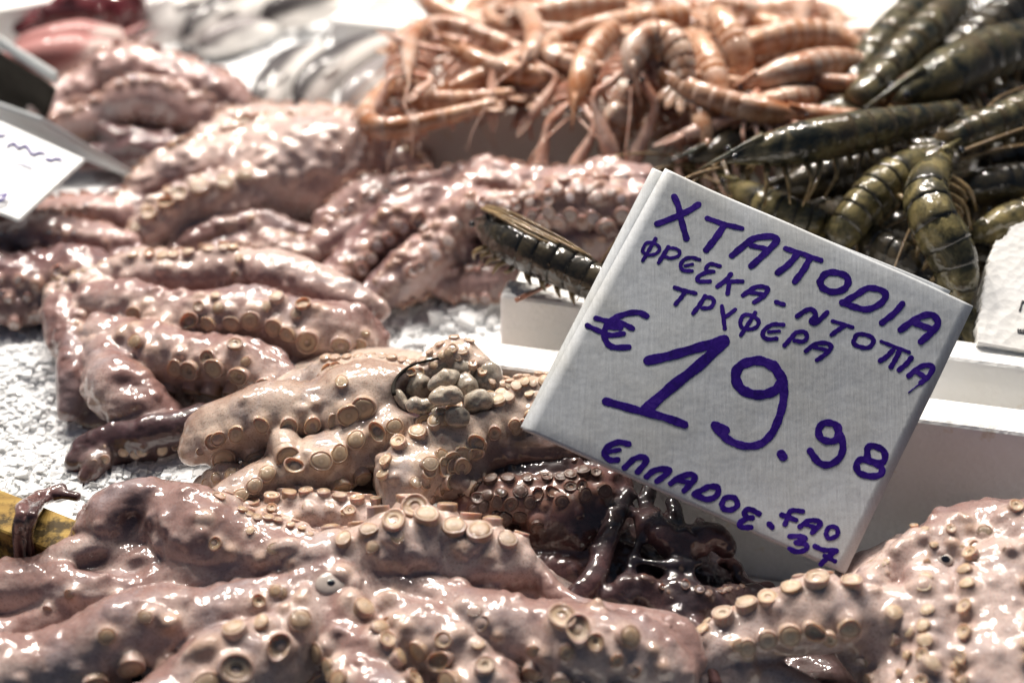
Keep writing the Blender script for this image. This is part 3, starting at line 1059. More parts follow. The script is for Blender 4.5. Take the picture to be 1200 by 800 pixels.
# crushed ice: chunky sheet behind the beam and behind the boxes, with loose crystals
def build_ice():
    h = 0.0030
    xs = np.arange(-0.95, 0.62, h); ys = np.arange(0.40, 1.75, h)
    X, Y = np.meshgrid(xs, ys, indexing='ij')
    P = np.stack([X.ravel(), Y.ravel(), np.zeros(X.size)], 1)
    big = vnoise(P, 11, 3) * 0.007
    mid = vnoise(P, 55, 4) * 0.0022
    cell = vnoise(P, 130, 5) * 0.0011
    fine = vnoise(P, 300, 6) * 0.0004
    Z = 0.046 + big + mid + cell + fine
    dB = line_side((P[:, 0], P[:, 1]), BA, BB + bdv * 0.05) / np.linalg.norm((BB - BA)[:2] + bdv[:2] * .05)
    ok_beam = dB > 0.002
    dW = line_side((P[:, 0], P[:, 1]), RL, RR2) / np.linalg.norm((RR2 - RL)[:2])
    dS = (P - RL) @ wd
    front = (dW < 0.001) & (dS > -0.001)
    dQ = line_side((P[:, 0], P[:, 1]), QL, QR2) / np.linalg.norm((QR2 - QL)[:2])
    dQs = (P - QL) @ qd
    pr = (dQ > -0.001) & (dQs > -0.001) & (dQ < 0.50)
    keep = ok_beam & ~front & ~pr
    # lower and rough towards the box corner
    Z = Z - 0.012 * np.clip(1 - np.abs(P[:, 0] + 0.06) / 0.12, 0, 1) * (P[:, 1] < 0.62)
    idx = np.arange(X.size).reshape(X.shape)
    q = np.stack([idx[:-1, :-1].ravel(), idx[1:, :-1].ravel(), idx[1:, 1:].ravel(), idx[:-1, 1:].ravel()], 1)
    q = q[keep[q].all(1)]
    used = np.unique(q); mp = -np.ones(X.size, int); mp[used] = np.arange(len(used))
    V = np.c_[P[:, :2], Z][used]; q = mp[q]
    V = V.tolist(); q = [tuple(a) for a in q.tolist()]
    n_grid = len(q)
    r_ = random.Random(4)
    def crystal(c, s):
        n = len(V)
        for sx, sy, sz in ((-1, -1, -1), (1, -1, -1), (1, 1, -1), (-1, 1, -1), (-1, -1, 1), (1, -1, 1), (1, 1, 1), (-1, 1, 1)):
            V.append([c[0] + s * (sx * r_.uniform(.4, 1) + r_.uniform(-.3, .3)), c[1] + s * (sy * r_.uniform(.4, 1)), c[2] + s * (sz * r_.uniform(.4, 1) + r_.uniform(-.3, .3))])
        for f in ((0, 3, 2, 1), (4, 5, 6, 7), (0, 1, 5, 4), (1, 2, 6, 5), (2, 3, 7, 6), (3, 0, 4, 7)):
            q.append(tuple(n + i for i in f))
    spots = []
    for (x0, x1, y0, y1, n, s) in ((-10, 95, 375, 578, 3000, 0.0010), (90, 240, 515, 602, 2000, 0.0010), (420, 585, 345, 412, 420, 0.0022),
                                   (430, 520, 160, 200, 60, 0.003), (190, 420, 40, 140, 160, 0.003)):
        for _ in range(n):
            spots.append((at(r_.uniform(x0, x1), r_.uniform(y0, y1), 0.046), s * r_.choice((.6, .8, 1, 1, 1.3, 2.2))))
    for p, s in spots:
        if line_side(p, BA, BB + bdv * .05) < 0 or (line_side(p, RL, RR2) < 0 and (p - RL) @ wd > 0):
            continue
        if line_side(p, QL, QR2) > -0.003 and (p - QL) @ qd > -0.003:
            continue
        i = int(round((p[0] - xs[0]) / h)); j = int(round((p[1] - ys[0]) / h))
        z = Z.reshape(X.shape)[min(max(i, 0), len(xs) - 1), min(max(j, 0), len(ys) - 1)]
        crystal((p[0], p[1], z - 0.0001), s * r_.uniform(0.5, 1.5))
    o = mesh_obj('crushed_ice', V, q, M['ice'], smooth=True)
    fl = np.ones(len(o.data.polygons), bool); fl[n_grid:] = False
    o.data.polygons.foreach_set('use_smooth', fl)
    tag(o, 'crushed ice spread on the stall under the octopuses', 'ice', kind='stuff')
build_ice()

# ================================================================== THE PRICE CARD
SC = [(780, 196), (1142, 357), (990, 672), (612, 503)]
_R = [ray(*p) for p in SC]
_, _, _V = np.linalg.svd(np.array([_R[0], -_R[1], _R[2], -_R[3]]).T)
_d = _V[-1] / _V[-1].mean() * 0.660
SQ = [CP + _R[i] * _d[i] for i in range(4)]
SO = SQ[3]                                         # lower left corner
SU = SQ[1] - SQ[0]; SV = SQ[0] - SQ[3]
SW, SH = np.linalg.norm(SU), np.linalg.norm(SV)
SU, SV = SU / SW, SV / SH
SN = unit(np.cross(SU, SV))

def sign_uv(x, y):
    d = ray(x, y)
    t = ((SO - CP) @ SN) / (d @ SN)
    q = CP + d * t - SO
    m = np.array([[SU @ SU, SU @ SV], [SU @ SV, SV @ SV]])
    return np.linalg.solve(m, [q @ SU, q @ SV])

def warp(u, v):
    return 0.0008 * np.sin(u * 38 + 0.5) * np.sin(v * 27 + 1.0) + 0.0005 * np.sin(u * 90 + v * 60)

def card_piece(name, w, h, th, mat, parent, du=0, dv=0, dn=0, rot=0.0):
    """a folded sheet: flat front that rolls over at top and bottom into its back"""
    prof = []
    R = th / 2
    RT = R * 1.0
    for i in range(9):                              # bottom roll
        a = -math.pi / 2 - math.pi * (1 - i / 8) + math.pi / 2
        prof.append((R + R * math.cos(-math.pi / 2 - math.pi / 2 * (1 - i / 4)), -R + R * math.sin(-math.pi / 2 + 0)))
    prof = []
    for i in range(9):
        a = math.radians(270 - 180 * i / 8)         # from back over the bottom to the front
        prof.append((R + R * math.cos(a) * 0 - R * math.sin(math.radians(180 * i / 8)), -R - R * math.cos(math.radians(180 * i / 8))))
    nf = 22
    for i in range(1, nf):
        prof.append((R + (h - 2 * R) * i / nf - 0 * R, 0.0))
    for i in range(9):
        a = math.radians(180 * i / 8)
        prof.append((h - R + RT * math.sin(a), -R + R * math.cos(a)))
    nu = 30
    V, f = [], []
    ca, sa = math.cos(rot), math.sin(rot)
    for j in range(nu + 1):
        u = w * j / nu
        for (v, n) in prof:
            uu, vv = u * ca - v * sa + du, u * sa + v * ca + dv
            V.append(SO + SU * uu + SV * vv + SN * (n + dn + warp(uu, vv)))
    m = len(prof)
    for j in range(nu):
        for i in range(m):
            i2 = (i + 1) % m
            f.append((j * m + i, (j + 1) * m + i, (j + 1) * m + i2, j * m + i2))
    f.append(tuple(range(m))); f.append(tuple(range((nu + 1) * m - 1, nu * m - 1, -1)))
    return mesh_obj(name, V, f, mat, parent)

# the card's own frame, so the paper fibres run with it
card = bpy.data.objects.new('price_card', None)
COL.objects.link(card)
card.empty_display_size = 0.01
card.location = tuple(SO)
ORG[card] = SO
tag(card, 'folded grey-white price card handwritten in purple marker, standing tilted among the octopuses', 'price card', 'handwritten price cards')
card_piece('front_sheet', SW, SH, 0.0036, M['card'], card)
card_piece('back_sheet', SW * 0.96, SH * 0.985, 0.0018, M['card'], card, -0.0012, 0.0012, -0.0046, 0.030)

T1 = (740, 190, 5.97); T2 = (930, 270, 5.4545); T3 = (680, 330, 4.596); T4 = (820, 390, 4.596); T5 = (690, 500, 3.75); T6 = (800, 267, 2.9975)
TA = (745, 270, 6.6667); TB = (920, 340, 6.6667); TC = (780, 325, 5.714)
WORDS = [
 ('written_word', [
  (T1, 42, [(300, 240), (330, 310), (352, 410), (385, 530)]), (T1, 42, [(470, 293), (400, 338), (290, 390), (180, 432)]),
  (T1, 36, [(535, 388), (640, 425), (775, 460)]), (T1, 46, [(650, 440), (590, 530), (525, 610)]),
  (TA, 50, [(755, 192), (900, 75), (980, 50), (1070, 48), (1100, 80), (1040, 150), (905, 275)]), (TA, 40, [(900, 115), (1010, 142)]),
  (T6, 18, [(360, 73), (420, 93), (484, 115)]), (T6, 22, [(400, 95), (370, 130), (333, 158)]), (T6, 22, [(447, 105), (422, 150), (392, 190)]),
  (T2, 42, [(165, 330), (200, 280), (260, 270), (330, 290), (347, 330), (320, 375), (250, 395), (185, 370), (165, 330)]),
  (T2, 40, [(310, 465), (400, 412), (475, 370), (560, 385), (585, 420), (550, 470), (470, 505), (390, 490), (310, 462)]),
  (T2, 38, [(692, 470), (640, 530), (565, 590)]),
  (T2, 42, [(682, 635), (760, 580), (830, 545), (890, 545), (920, 590), (890, 640), (810, 712)]), (T2, 40, [(770, 592), (870, 630)])]),
 ('written_word', [
  (TA, 26, [(55, 145), (80, 100), (130, 95), (175, 120), (185, 150), (150, 185), (90, 190), (55, 165), (55, 145)]), (TA, 28, [(155, 65), (110, 140), (55, 235)]),
  (TA, 32, [(255, 130), (215, 190), (180, 250)]), (TA, 26, [(255, 135), (310, 140), (345, 165), (330, 200), (270, 215), (225, 205)]),
  (TA, 30, [(500, 225), (440, 210), (380, 225), (350, 270), (370, 310), (440, 315)]), (TA, 24, [(385, 275), (445, 262)]),
  (TA, 32, [(660, 275), (590, 258), (555, 285), (560, 315), (610, 318)]), (TA, 32, [(600, 318), (540, 330), (490, 360), (490, 395), (580, 395)]),
  (TA, 36, [(745, 340), (700, 390), (640, 435)]), (TA, 34, [(835, 395), (770, 395), (720, 398)]), (TA, 34, [(735, 400), (720, 490)]),
  (TA, 36, [(840, 505), (900, 460), (940, 440), (1000, 440), (1030, 460), (1000, 510), (925, 560)]), (TA, 34, [(890, 480), (990, 498)])]),
 ('written_dash', [(TA, 34, [(1095, 560), (1155, 580)])]),
 ('written_word', [
  (TB, 38, [(90, 205), (170, 155), (215, 160), (235, 200), (200, 240), (230, 260), (280, 220), (325, 175)]),
  (TB, 30, [(370, 243), (450, 265), (525, 290)]), (TB, 34, [(460, 280), (400, 320), (360, 350)]),
  (TB, 34, [(535, 395), (560, 350), (620, 345), (680, 370), (688, 410), (650, 447), (580, 440), (535, 415), (535, 395)]),
  (TB, 28, [(750, 400), (850, 440), (965, 485)]), (TB, 38, [(840, 470), (790, 520), (745, 548)]), (TB, 38, [(890, 480), (855, 550), (828, 598)]),
  (TB, 38, [(983, 530), (940, 580), (890, 622)]),
  (TB, 40, [(965, 668), (1010, 630), (1070, 592), (1130, 588), (1152, 610), (1120, 670), (1060, 722)]), (TB, 40, [(1030, 640), (1090, 680)]), (TB, 12, [(1060, 725), (1000, 770), (965, 798)])]),
 ('written_word', [
  (TC, 28, [(60, 68), (130, 90), (200, 105)]), (TC, 28, [(130, 100), (95, 145), (65, 180)]),
  (TC, 30, [(265, 125), (230, 180), (185, 240)]), (TC, 26, [(265, 130), (310, 135), (325, 165), (300, 200), (245, 205)]),
  (TC, 28, [(378, 190), (385, 240), (397, 340)]), (TC, 26, [(468, 212), (420, 250), (390, 270)]),
  (TC, 26, [(500, 300), (520, 255), (570, 250), (620, 285), (615, 325), (570, 345), (515, 335), (500, 300)]), (TC, 26, [(600, 235), (560, 300), (505, 385)]),
  (TC, 28, [(785, 318), (720, 315), (665, 345), (650, 385), (680, 412), (740, 410)]), (TC, 22, [(690, 365), (760, 360)]),
  (TC, 30, [(870, 370), (830, 415), (795, 455)]), (TC, 28, [(870, 370), (920, 365), (945, 395), (920, 430), (860, 425)]),
  (TC, 30, [(935, 495), (980, 460), (1030, 440), (1090, 445), (1105, 475), (1060, 520), (1010, 555)]), (TC, 24, [(990, 470), (1070, 485)])]),
 ('euro_mark', [
  (T3, 32, [(355, 185), (310, 166), (240, 175), (170, 205), (132, 260), (137, 315), (175, 352), (260, 352)]),
  (T3, 28, [(85, 196), (150, 212), (220, 222), (280, 252)]), (T3, 28, [(38, 236), (100, 265), (160, 287), (232, 280)]), (T3, 34, [(150, 240), (215, 245)])]),
 ('price_figure', [(T3, 50, [(365, 425), (480, 400), (620, 360), (775, 312)]), (T3, 56, [(775, 322), (640, 450), (500, 560), (350, 690)]), (T3, 42, [(140, 645), (300, 690), (450, 730), (560, 770)])]),
 ('price_figure', [
  (T4, 50, [(440, 240), (400, 185), (340, 152), (280, 152), (222, 175), (195, 220), (208, 280), (260, 320), (330, 332), (400, 312), (440, 270)]),
  (T4, 40, [(400, 170), (445, 240), (455, 300), (448, 380), (430, 450), (390, 540), (330, 595), (250, 607), (170, 582), (110, 535), (80, 495)]), (T4, 46, [(90, 502), (140, 522)])]),
 ('price_point', [(T4, 42, [(440, 648), (453, 668)])]),
 ('price_figure', [
  (T4, 36, [(742, 560), (748, 510), (710, 485), (660, 490), (638, 530), (660, 572), (715, 583), (752, 560)]),
  (T4, 36, [(740, 510), (765, 570), (770, 630), (745, 680), (690, 710), (640, 695), (595, 635)])]),
 ('price_figure', [(T4, 34, [(905, 675), (905, 620), (940, 607), (990, 632), (1000, 670), (980, 698), (920, 690), (870, 680), (845, 710), (860, 752), (920, 770), (975, 760), (978, 722), (925, 688)])]),
 ('written_word', [
  (T5, 26, [(175, 75), (130, 68), (85, 85), (68, 115), (90, 145), (125, 145)]), (T5, 20, [(85, 110), (135, 100)]),
  (T5, 26, [(158, 178), (200, 140), (240, 132), (252, 150), (215, 198)]), (T5, 26, [(255, 218), (290, 190), (345, 185), (348, 200), (300, 238)]),
  (T5, 26, [(360, 248), (400, 220), (450, 208), (463, 230), (418, 280)]), (T5, 22, [(395, 235), (440, 245)]),
  (T5, 26, [(463, 295), (500, 275), (530, 262), (568, 265), (562, 300), (520, 318), (465, 298)]),
  (T5, 24, [(585, 340), (600, 312), (640, 310), (655, 340), (630, 363), (595, 360), (585, 340)]),
  (T5, 24, [(750, 380), (710, 360), (685, 375), (700, 397), (720, 398)]), (T5, 24, [(700, 399), (665, 420), (675, 440), (715, 440)])]),
 ('written_point', [(T5, 24, [(795, 425), (808, 440)])]),
 ('written_word', [
  (T5, 22, [(940, 370), (890, 368), (875, 400), (865, 425)]), (T5, 22, [(850, 385), (912, 408)]),
  (T5, 22, [(930, 437), (965, 412), (1008, 413), (1015, 430), (982, 463)]), (T5, 18, [(955, 430), (1003, 442)]),
  (T5, 20, [(1040, 470), (1055, 440), (1088, 443), (1090, 475), (1055, 490), (1040, 470)])]),
 ('written_number', [
  (T5, 22, [(885, 480), (930, 480), (953, 490), (912, 508), (952, 515), (955, 538), (915, 548), (885, 535)]),
  (T5, 22, [(994, 524), (1030, 540), (1086, 542)]), (T5, 22, [(1086, 544), (1052, 570), (1018, 604)]), (T5, 20, [(1036, 566), (1080, 590)])]),
]

def ink_mesh(name, strokes, parent, uvf, place, mat, vox=0.00026, thick=0.00012):
    segs = []
    for (T, w, pts) in strokes:
        uv = np.array([uvf(T[0] + x / T[2], T[1] + y / T[2]) for x, y in pts])
        px_m = np.linalg.norm(np.array(uvf(T[0] + 10, T[1])) - np.array(uvf(T[0], T[1]))) / 10
        r0 = 0.56 * w / T[2] * px_m
        n = max(len(pts) * 6, 8)
        s, L = spline(np.c_[uv, np.zeros(len(uv))], n)
        rr = r0 * (1 + 0.07 * np.sin(np.arange(n) * 0.9 + len(segs)))
        segs.append((s[:, :2], rr))
    lo = np.min([s.min(0) - r.max() for s, r in segs], 0) - 0.001
    hi = np.max([s.max(0) + r.max() for s, r in segs], 0) + 0.001
    nx, ny = (np.ceil((hi - lo) / vox)).astype(int) + 1
    U = lo[0] + vox * np.arange(nx)[:, None]; Vv = lo[1] + vox * np.arange(ny)[None]
    D = np.full((nx, ny), 0.01, np.float32)
    for s, rr in segs:
        for i in range(len(s) - 1):
            a, b = s[i], s[i + 1]
            ab = b - a; L2 = ab @ ab + 1e-14
            R = rr[i] + 0.001
            i0 = np.clip(((np.minimum(a, b) - R - lo) / vox).astype(int), 0, None); i1 = ((np.maximum(a, b) + R - lo) / vox).astype(int) + 2
            sl = (slice(i0[0], i1[0]), slice(i0[1], i1[1]))
            pu, pv = U[i0[0]:i1[0]] - a[0], Vv[:, i0[1]:i1[1]] - a[1]
            t = np.clip((pu * ab[0] + pv * ab[1]) / L2, 0, 1)
            D[sl] = np.minimum(D[sl], np.hypot(pu - t * ab[0], pv - t * ab[1]) - (rr[i] * (1 - t) + rr[i + 1] * t))
    D = D + (vnoise(np.stack(np.broadcast_arrays(U * 1000, Vv * 1000, np.zeros((1, 1))), -1).reshape(-1, 3), 0.9, 2).reshape(D.shape) * 0.00012).astype(np.float32)
    nz = 8; vz = thick / 3
    z = (np.arange(nz) - 3.5) * vz
    G = np.maximum(D[:, :, None], (np.abs(z)[None, None] - thick / 2))
    g = openvdb.FloatGrid(0.01)
    g.copyFromArray(np.ascontiguousarray(G, np.float32))
    pts, quads = g.convertToQuads(0.0)
    pts = np.asarray(pts, float)
    V = [place(lo[0] + p[0] * vox, lo[1] + p[1] * vox, (p[2] - 3.5) * vz) for p in pts]
    return mesh_obj(name, V, np.asarray(quads)[:, ::-1], mat, parent, smooth=False)

def on_card(u, v, n):
    return SO + SU * u + SV * v + SN * (n + 0.0001 + warp(u, v))
for nm, st in WORDS:
    ink_mesh(nm, st, card, sign_uv, on_card, M['ink'])

# the two far cards at the left edge
def plate(name, P4, th, mat, parent):
    P4 = [np.asarray(p) for p in P4]
    n = unit(np.cross(P4[1] - P4[0], P4[3] - P4[0]))
    if n @ (CP - P4[0]) < 0: n = -n
    bm = bmesh.new()
    a = [bm.verts.new(p) for p in P4]; b = [bm.verts.new(p - n * th) for p in P4]
    bm.faces.new(a); bm.faces.new(b[::-1])
    for i in range(4):
        j = (i + 1) % 4
        bm.faces.new((a[j], a[i], b[i], b[j]))
    bmesh.ops.recalc_face_normals(bm, faces=bm.faces)
    bmesh.ops.bevel(bm, geom=list(bm.edges), offset=th * 0.3, segments=2, affect='EDGES')
    bm.verts.index_update()
    v = [tuple(q.co) for q in bm.verts]; f = [tuple(q.index for q in p.verts) for p in bm.faces]
    bm.free()
    return mesh_obj(name, v, f, mat, parent, smooth=False)

A_, B_, C_, D_ = at(-120, 88, 0.135), at(100, 186, 0.118), at(22, 258, 0.105), at(-215, 165, 0.122)
tent = empty('price_card', (A_ + C_) / 2 * np.array([1, 1, 0]) + np.array([0, 0, 0.06]), 'bright white folded price card with purple writing at the left edge of the photo', 'price card', 'handwritten price cards')
plate('front_sheet', (A_, B_, C_, D_), 0.003, M['card'], tent)
E_, F_ = at(168, 214, 0.070), at(-80, 120, 0.085)
plate('back_sheet', (A_ + (0, .004, .001), at(47, 142, 0.124), E_, F_), 0.003, M['card'], tent)
_n = unit(np.cross(B_ - A_, D_ - A_)); _n = _n if _n @ (CP - A_) > 0 else -_n
_u = unit(B_ - A_); _v = unit(np.cross(_n, _u))
def tent_uv(x, y):
    d = ray(x, y); t = ((A_ - CP) @ _n) / (d @ _n); q = CP + d * t - A_
    return np.array([q @ _u, q @ _v])
ID = (0, 0, 1.0)
for st in ([(ID, 2.6, [(-30, 150), (-18, 158), (-8, 152), (0, 160), (6, 158)]), (ID, 2.6, [(8, 172), (16, 168), (22, 174), (30, 171), (38, 181), (46, 179), (52, 180)]), (ID, 2.6, [(54, 186), (60, 188), (66, 186), (72, 188)])],
           [(ID, 3.4, [(-20, 232), (-6, 230), (8, 228)]), (ID, 3.4, [(-14, 238), (0, 235), (6, 232)])],
           [(ID, 2.0, [(-10, 198), (0, 199), (12, 201)]), (ID, 2.0, [(18, 191), (26, 192), (38, 197)])]):
    ink_mesh('written_word', st, tent, tent_uv, lambda u, v, n: A_ + _u * u + _v * v + _n * (n + 0.0003), M['ink'], 0.0005, 0.0008)

P_ = [at(-110, -5, 0.150), at(64, 106, 0.118), at(50, 150, 0.075), at(-130, 60, 0.075)]
dcard = empty('price_card', P_[2] * np.array([1, 1, 0]) + np.array([0, 0, 0.05]), 'price card seen from its dark shaded back at the far left', 'price card', 'handwritten price cards')
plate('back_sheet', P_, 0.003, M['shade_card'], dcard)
plate('edge_sheet', (P_[0] + (0, .007, .009), P_[1] + (0.0, .007, .009), P_[1] + (0, .0055, .001), P_[0] + (0, .0055, .001)), 0.003, M['card'], dcard)

# ================================================================== OCTOPUSES
def arm(pts, s=(), **k):
    d = dict(p=pts, s=s); d.update(k); return d

# front octopus (nearest the viewer, eye in view)
octopus('large pale octopus nearest the viewer, pale ringed eye on top, arms reaching the left edge', [
    arm([(94, 634, .058, 12), (112, 622, .062, 22), (140, 612, .066, 38), (185, 610, .068, 48), (240, 622, .066, 50), (300, 645, .062, 42), (370, 665, .06, 36)], [(-75, 14, .16, .55, .98)], ven=120),
    arm([(-30, 690, .05, 28), (40, 670, .055, 23), (84, 652, .060, 24), (122, 644, .062, 20), (155, 650, .06, 14)], dark=.0, ven=60),
    arm([(20, 690, .050, 24), (80, 672, .054, 24), (150, 664, .056, 24), (210, 664, .058, 20)], ven=90),
    arm([(80, 662, .058, 12), (105, 656, .060, 9), (125, 650, .058, 5)], dark=.9),
    arm([(-60, 690, .052, 28), (30, 692, .053, 31), (100, 692, .055, 31), (170, 688, .056, 27), (240, 679, .057, 24), (310, 672, .058, 24), (380, 668, .06, 28)], [(92, 24, .34, .20, .62)], ven=100),
    arm([(-60, 812, .046, 52), (20, 788, .048, 50), (100, 764, .050, 47), (170, 744, .052, 43), (235, 727, .054, 40), (295, 710, .056, 35), (350, 694, .058, 30), (400, 680, .06, 28)], [(72, 26, .36, .36, .88)], ven=80),
    arm([(190, 850, .040, 60), (255, 800, .046, 58), (310, 762, .050, 46), (350, 730, .054, 38), (385, 700, .056, 34)], [(40, 42, .36, .25, .85)], ven=70),
    arm([(385, 690, .056, 34), (410, 735, .052, 40), (430, 780, .048, 46), (450, 840, .044, 50)], [(10, 46, .30, .12, .95)], ven=150),
    arm([(410, 690, .056, 30), (455, 715, .054, 30), (500, 745, .052, 34), (545, 780, .048, 40), (580, 830, .044, 44)], [(60, 28, .40, .12, .92)], ven=70),
    arm([(350, 665, .06, 34), (420, 652, .062, 38), (490, 650, .062, 42), (545, 655, .062, 44), (590, 660, .060, 38), (614, 668, .058, 24)], [(-62, 24, .36, .18, .98)], ven=-70),
    arm([(440, 690, .056, 30), (510, 705, .054, 34), (570, 735, .052, 40), (625, 752, .052, 48), (690, 756, .054, 52), (745, 765, .052, 44), (790, 790, .048, 28)], [(72, 20, .30, .30, .97), (-20, 8, .34, .66, .74)], ven=75),
    arm([(600, 655, .056, 26), (640, 690, .054, 14), (690, 712, .054, 14), (750, 725, .054, 20), (790, 742, .052, 22), (812, 775, .048, 14)], ven=165),
    arm([(250, 650, .058, 30), (300, 618, .060, 30), (360, 612, .060, 28), (430, 615, .060, 26), (500, 612, .058, 24)], [(-82, 16, .36, .20, .98)], ven=-90),
    arm([(-20, 760, .040, 40), (60, 730, .044, 30), (140, 712, .046, 24)], ven=120),
    ],
    blobs=[(200, 690, .016, 190, 100, 40, {'k': .012}), (470, 710, .014, 220, 150, 50, {'k': .012}), (380, 672, .052, 62, 60, 44, {'k': .012, 'ven': .45}),
           (610, 715, .040, 80, 60, 34, {'k': .012, 'ven': .9}), (300, 660, .05, 90, 44, 40, {'k': .01, 'ven': .6}),
           (146, 614, .080, 13, 30, 30, {'op': 'carve', 'cam': 1, 'rot': -12, 'dark': .8, 'k': .010}), (108, 660, .064, 20, 7, 12, {'op': 'carve', 'cam': 1, 'rot': 18, 'dark': .8, 'k': .006})],  # inside of the mantle opening painted dark in place of shade
    mat='flesh_pale', smat='suck_amber', h=.00115, wart=(0.22, 0.0016, 0.003), seed=1, eyes=[(388, 683, .0755, 19)], amp=(.0012, .0007),
    single=[(734, 746, .072, 15, (.5, .1)), (487, 597, .075, 17, (-.1, .5))])

# pale cream octopus in the middle with an opening full of grey lumps
mid = octopus('cream octopus in the middle, torn open over a clump of grey lumps', [
    arm([(226, 528, .072, 17), (250, 508, .076, 30), (300, 495, .080, 37), (350, 482, .082, 41), (410, 468, .084, 42), (470, 462, .086, 34)], [(48, 32, .33, .02, .96)], ven=60, knob=.12),
    arm([(270, 592, .064, 24), (310, 566, .068, 29), (370, 540, .072, 34), (430, 516, .076, 30), (490, 500, .080, 26), (545, 490, .082, 24)], [(26, 32, .42, .03, .98)], ven=40, knob=.1),
    arm([(468, 590, .066, 24), (482, 556, .070, 44), (505, 528, .074, 46), (545, 508, .078, 36), (600, 492, .082, 28), (660, 478, .086, 20)], [(-14, 30, .30, .03, .97), (44, 16, .26, .05, .6)], ven=20, knob=.1),
    arm([(380, 440, .084, 20), (430, 440, .088, 18), (490, 440, .092, 17), (530, 416, .098, 20), (560, 430, .098, 18)], [(-40, 24, .38, .02, .95)], ven=-30),
    arm([(545, 440, .092, 17), (585, 460, .090, 18), (625, 466, .088, 19), (675, 466, .088, 16)], [(-58, 24, .34, .05, .95)], ven=-40),
    arm([(560, 490, .084, 16), (600, 476, .086, 20), (640, 466, .088, 20), (690, 462, .088, 14)], [(-8, 34, .42, .05, .95)], ven=10),
    arm([(530, 560, .066, 30), (560, 535, .070, 30), (600, 520, .074, 28), (650, 522, .074, 26), (700, 535, .070, 22)], dark=.55, ven=175),
    arm([(240, 570, .058, 16), (270, 566, .060, 20), (310, 585, .056, 24)], [(30, 40, .40, .1, .9)], ven=40),
    ],
    blobs=[(440, 455, .064, 120, 60, 40, {'k': .012, 'ven': .85}), (520, 500, .044, 130, 70, 46, {'k': .012, 'ven': .7}), (380, 470, .068, 70, 36, 40, {'k': .01, 'ven': .9}),
           (400, 520, .040, 150, 80, 40, {'k': .01, 'dark': .8}),  # dark blob stands in for the shaded void beneath the arms
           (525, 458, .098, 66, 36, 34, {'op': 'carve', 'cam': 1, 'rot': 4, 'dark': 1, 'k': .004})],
    mat='flesh_cream', smat='suck_cream', h=.0011, wart=(0.1, 0.0012, 0.0018), seed=2, amp=(.0008, .0005), k=.0042,
    single=[(262, 533, .070, 15, (0, -.6)), (300, 535, .070, 15, (.1, -.6)), (335, 530, .072, 15, (.2, -.5))])
r_ = random.Random(9)
for (x, y, z, a, b, rot, dk) in ((490, 452, .093, 18, 15, 40, .12), (512, 430, .096, 22, 15, 15, .22), (546, 432, .097, 21, 17, 110, .25),
                                 (572, 446, .094, 22, 17, 70, .3), (520, 446, .100, 22, 13, 25, .08), (548, 454, .097, 18, 13, 110, .2), (524, 465, .104, 22, 13, 6, -.2),
                                 (494, 474, .096, 19, 10, 8, .05), (537, 485, .097, 16, 13, 0, .28), (560, 472, .097, 16, 13, 25, .12), (514, 484, .095, 11, 8, 0, .05),
                                 (472, 470, .092, 13, 7, 120, .05), (580, 466, .095, 12, 10, 0, .3), (470, 454, .092, 11, 7, 0, .2), (540, 416, .098, 22, 8, 0, .6)):
    p = at(x, y, z); q = depth_of(p) / FPX
    an = math.radians(rot)
    ax = np.stack([CR * math.cos(an) + CU * math.sin(an), -CR * math.sin(an) + CU * math.cos(an), -CF])
    v, f = ball(p, (a * q, b * q, 0.9 * b * q), 24, 16, ax)
    nn = vnoise(v, 150, int(x)) * .0016 + vnoise(v, 420, int(x) + 3) * .0006
    v = v + (v - p) / (np.linalg.norm(v - p, axis=1)[:, None] + 1e-9) * nn[:, None]
    dv = np.clip(dk + 0.9 * np.clip(vnoise(v, 300, int(y)) - .15, 0, 1), 0, 1)
    mesh_obj('inner_lump', v, f, M['gut'], mid, attrs={'ventral': np.full(len(v), .75), 'dark': dv, 'rim': np.zeros(len(v))})
# thin black rim of the opening
rim_pts = np.array([at(460 + 66 + 66 * math.cos(t), 457 - 38 * math.sin(t), .099 + .004 * math.sin(t)) for t in np.linspace(math.radians(60), math.radians(190), 30)])
v, f, _a = tube(rim_pts, np.linspace(.0004, .0009, 30), .0008, seg=8)
mesh_obj('torn_rim', v + vnoise(v, 90, 3)[:, None] * .0012, f, M['shade_card'], mid, attrs={'ventral': np.zeros(len(v)), 'dark': np.full(len(v), .9), 'rim': np.zeros(len(v))})

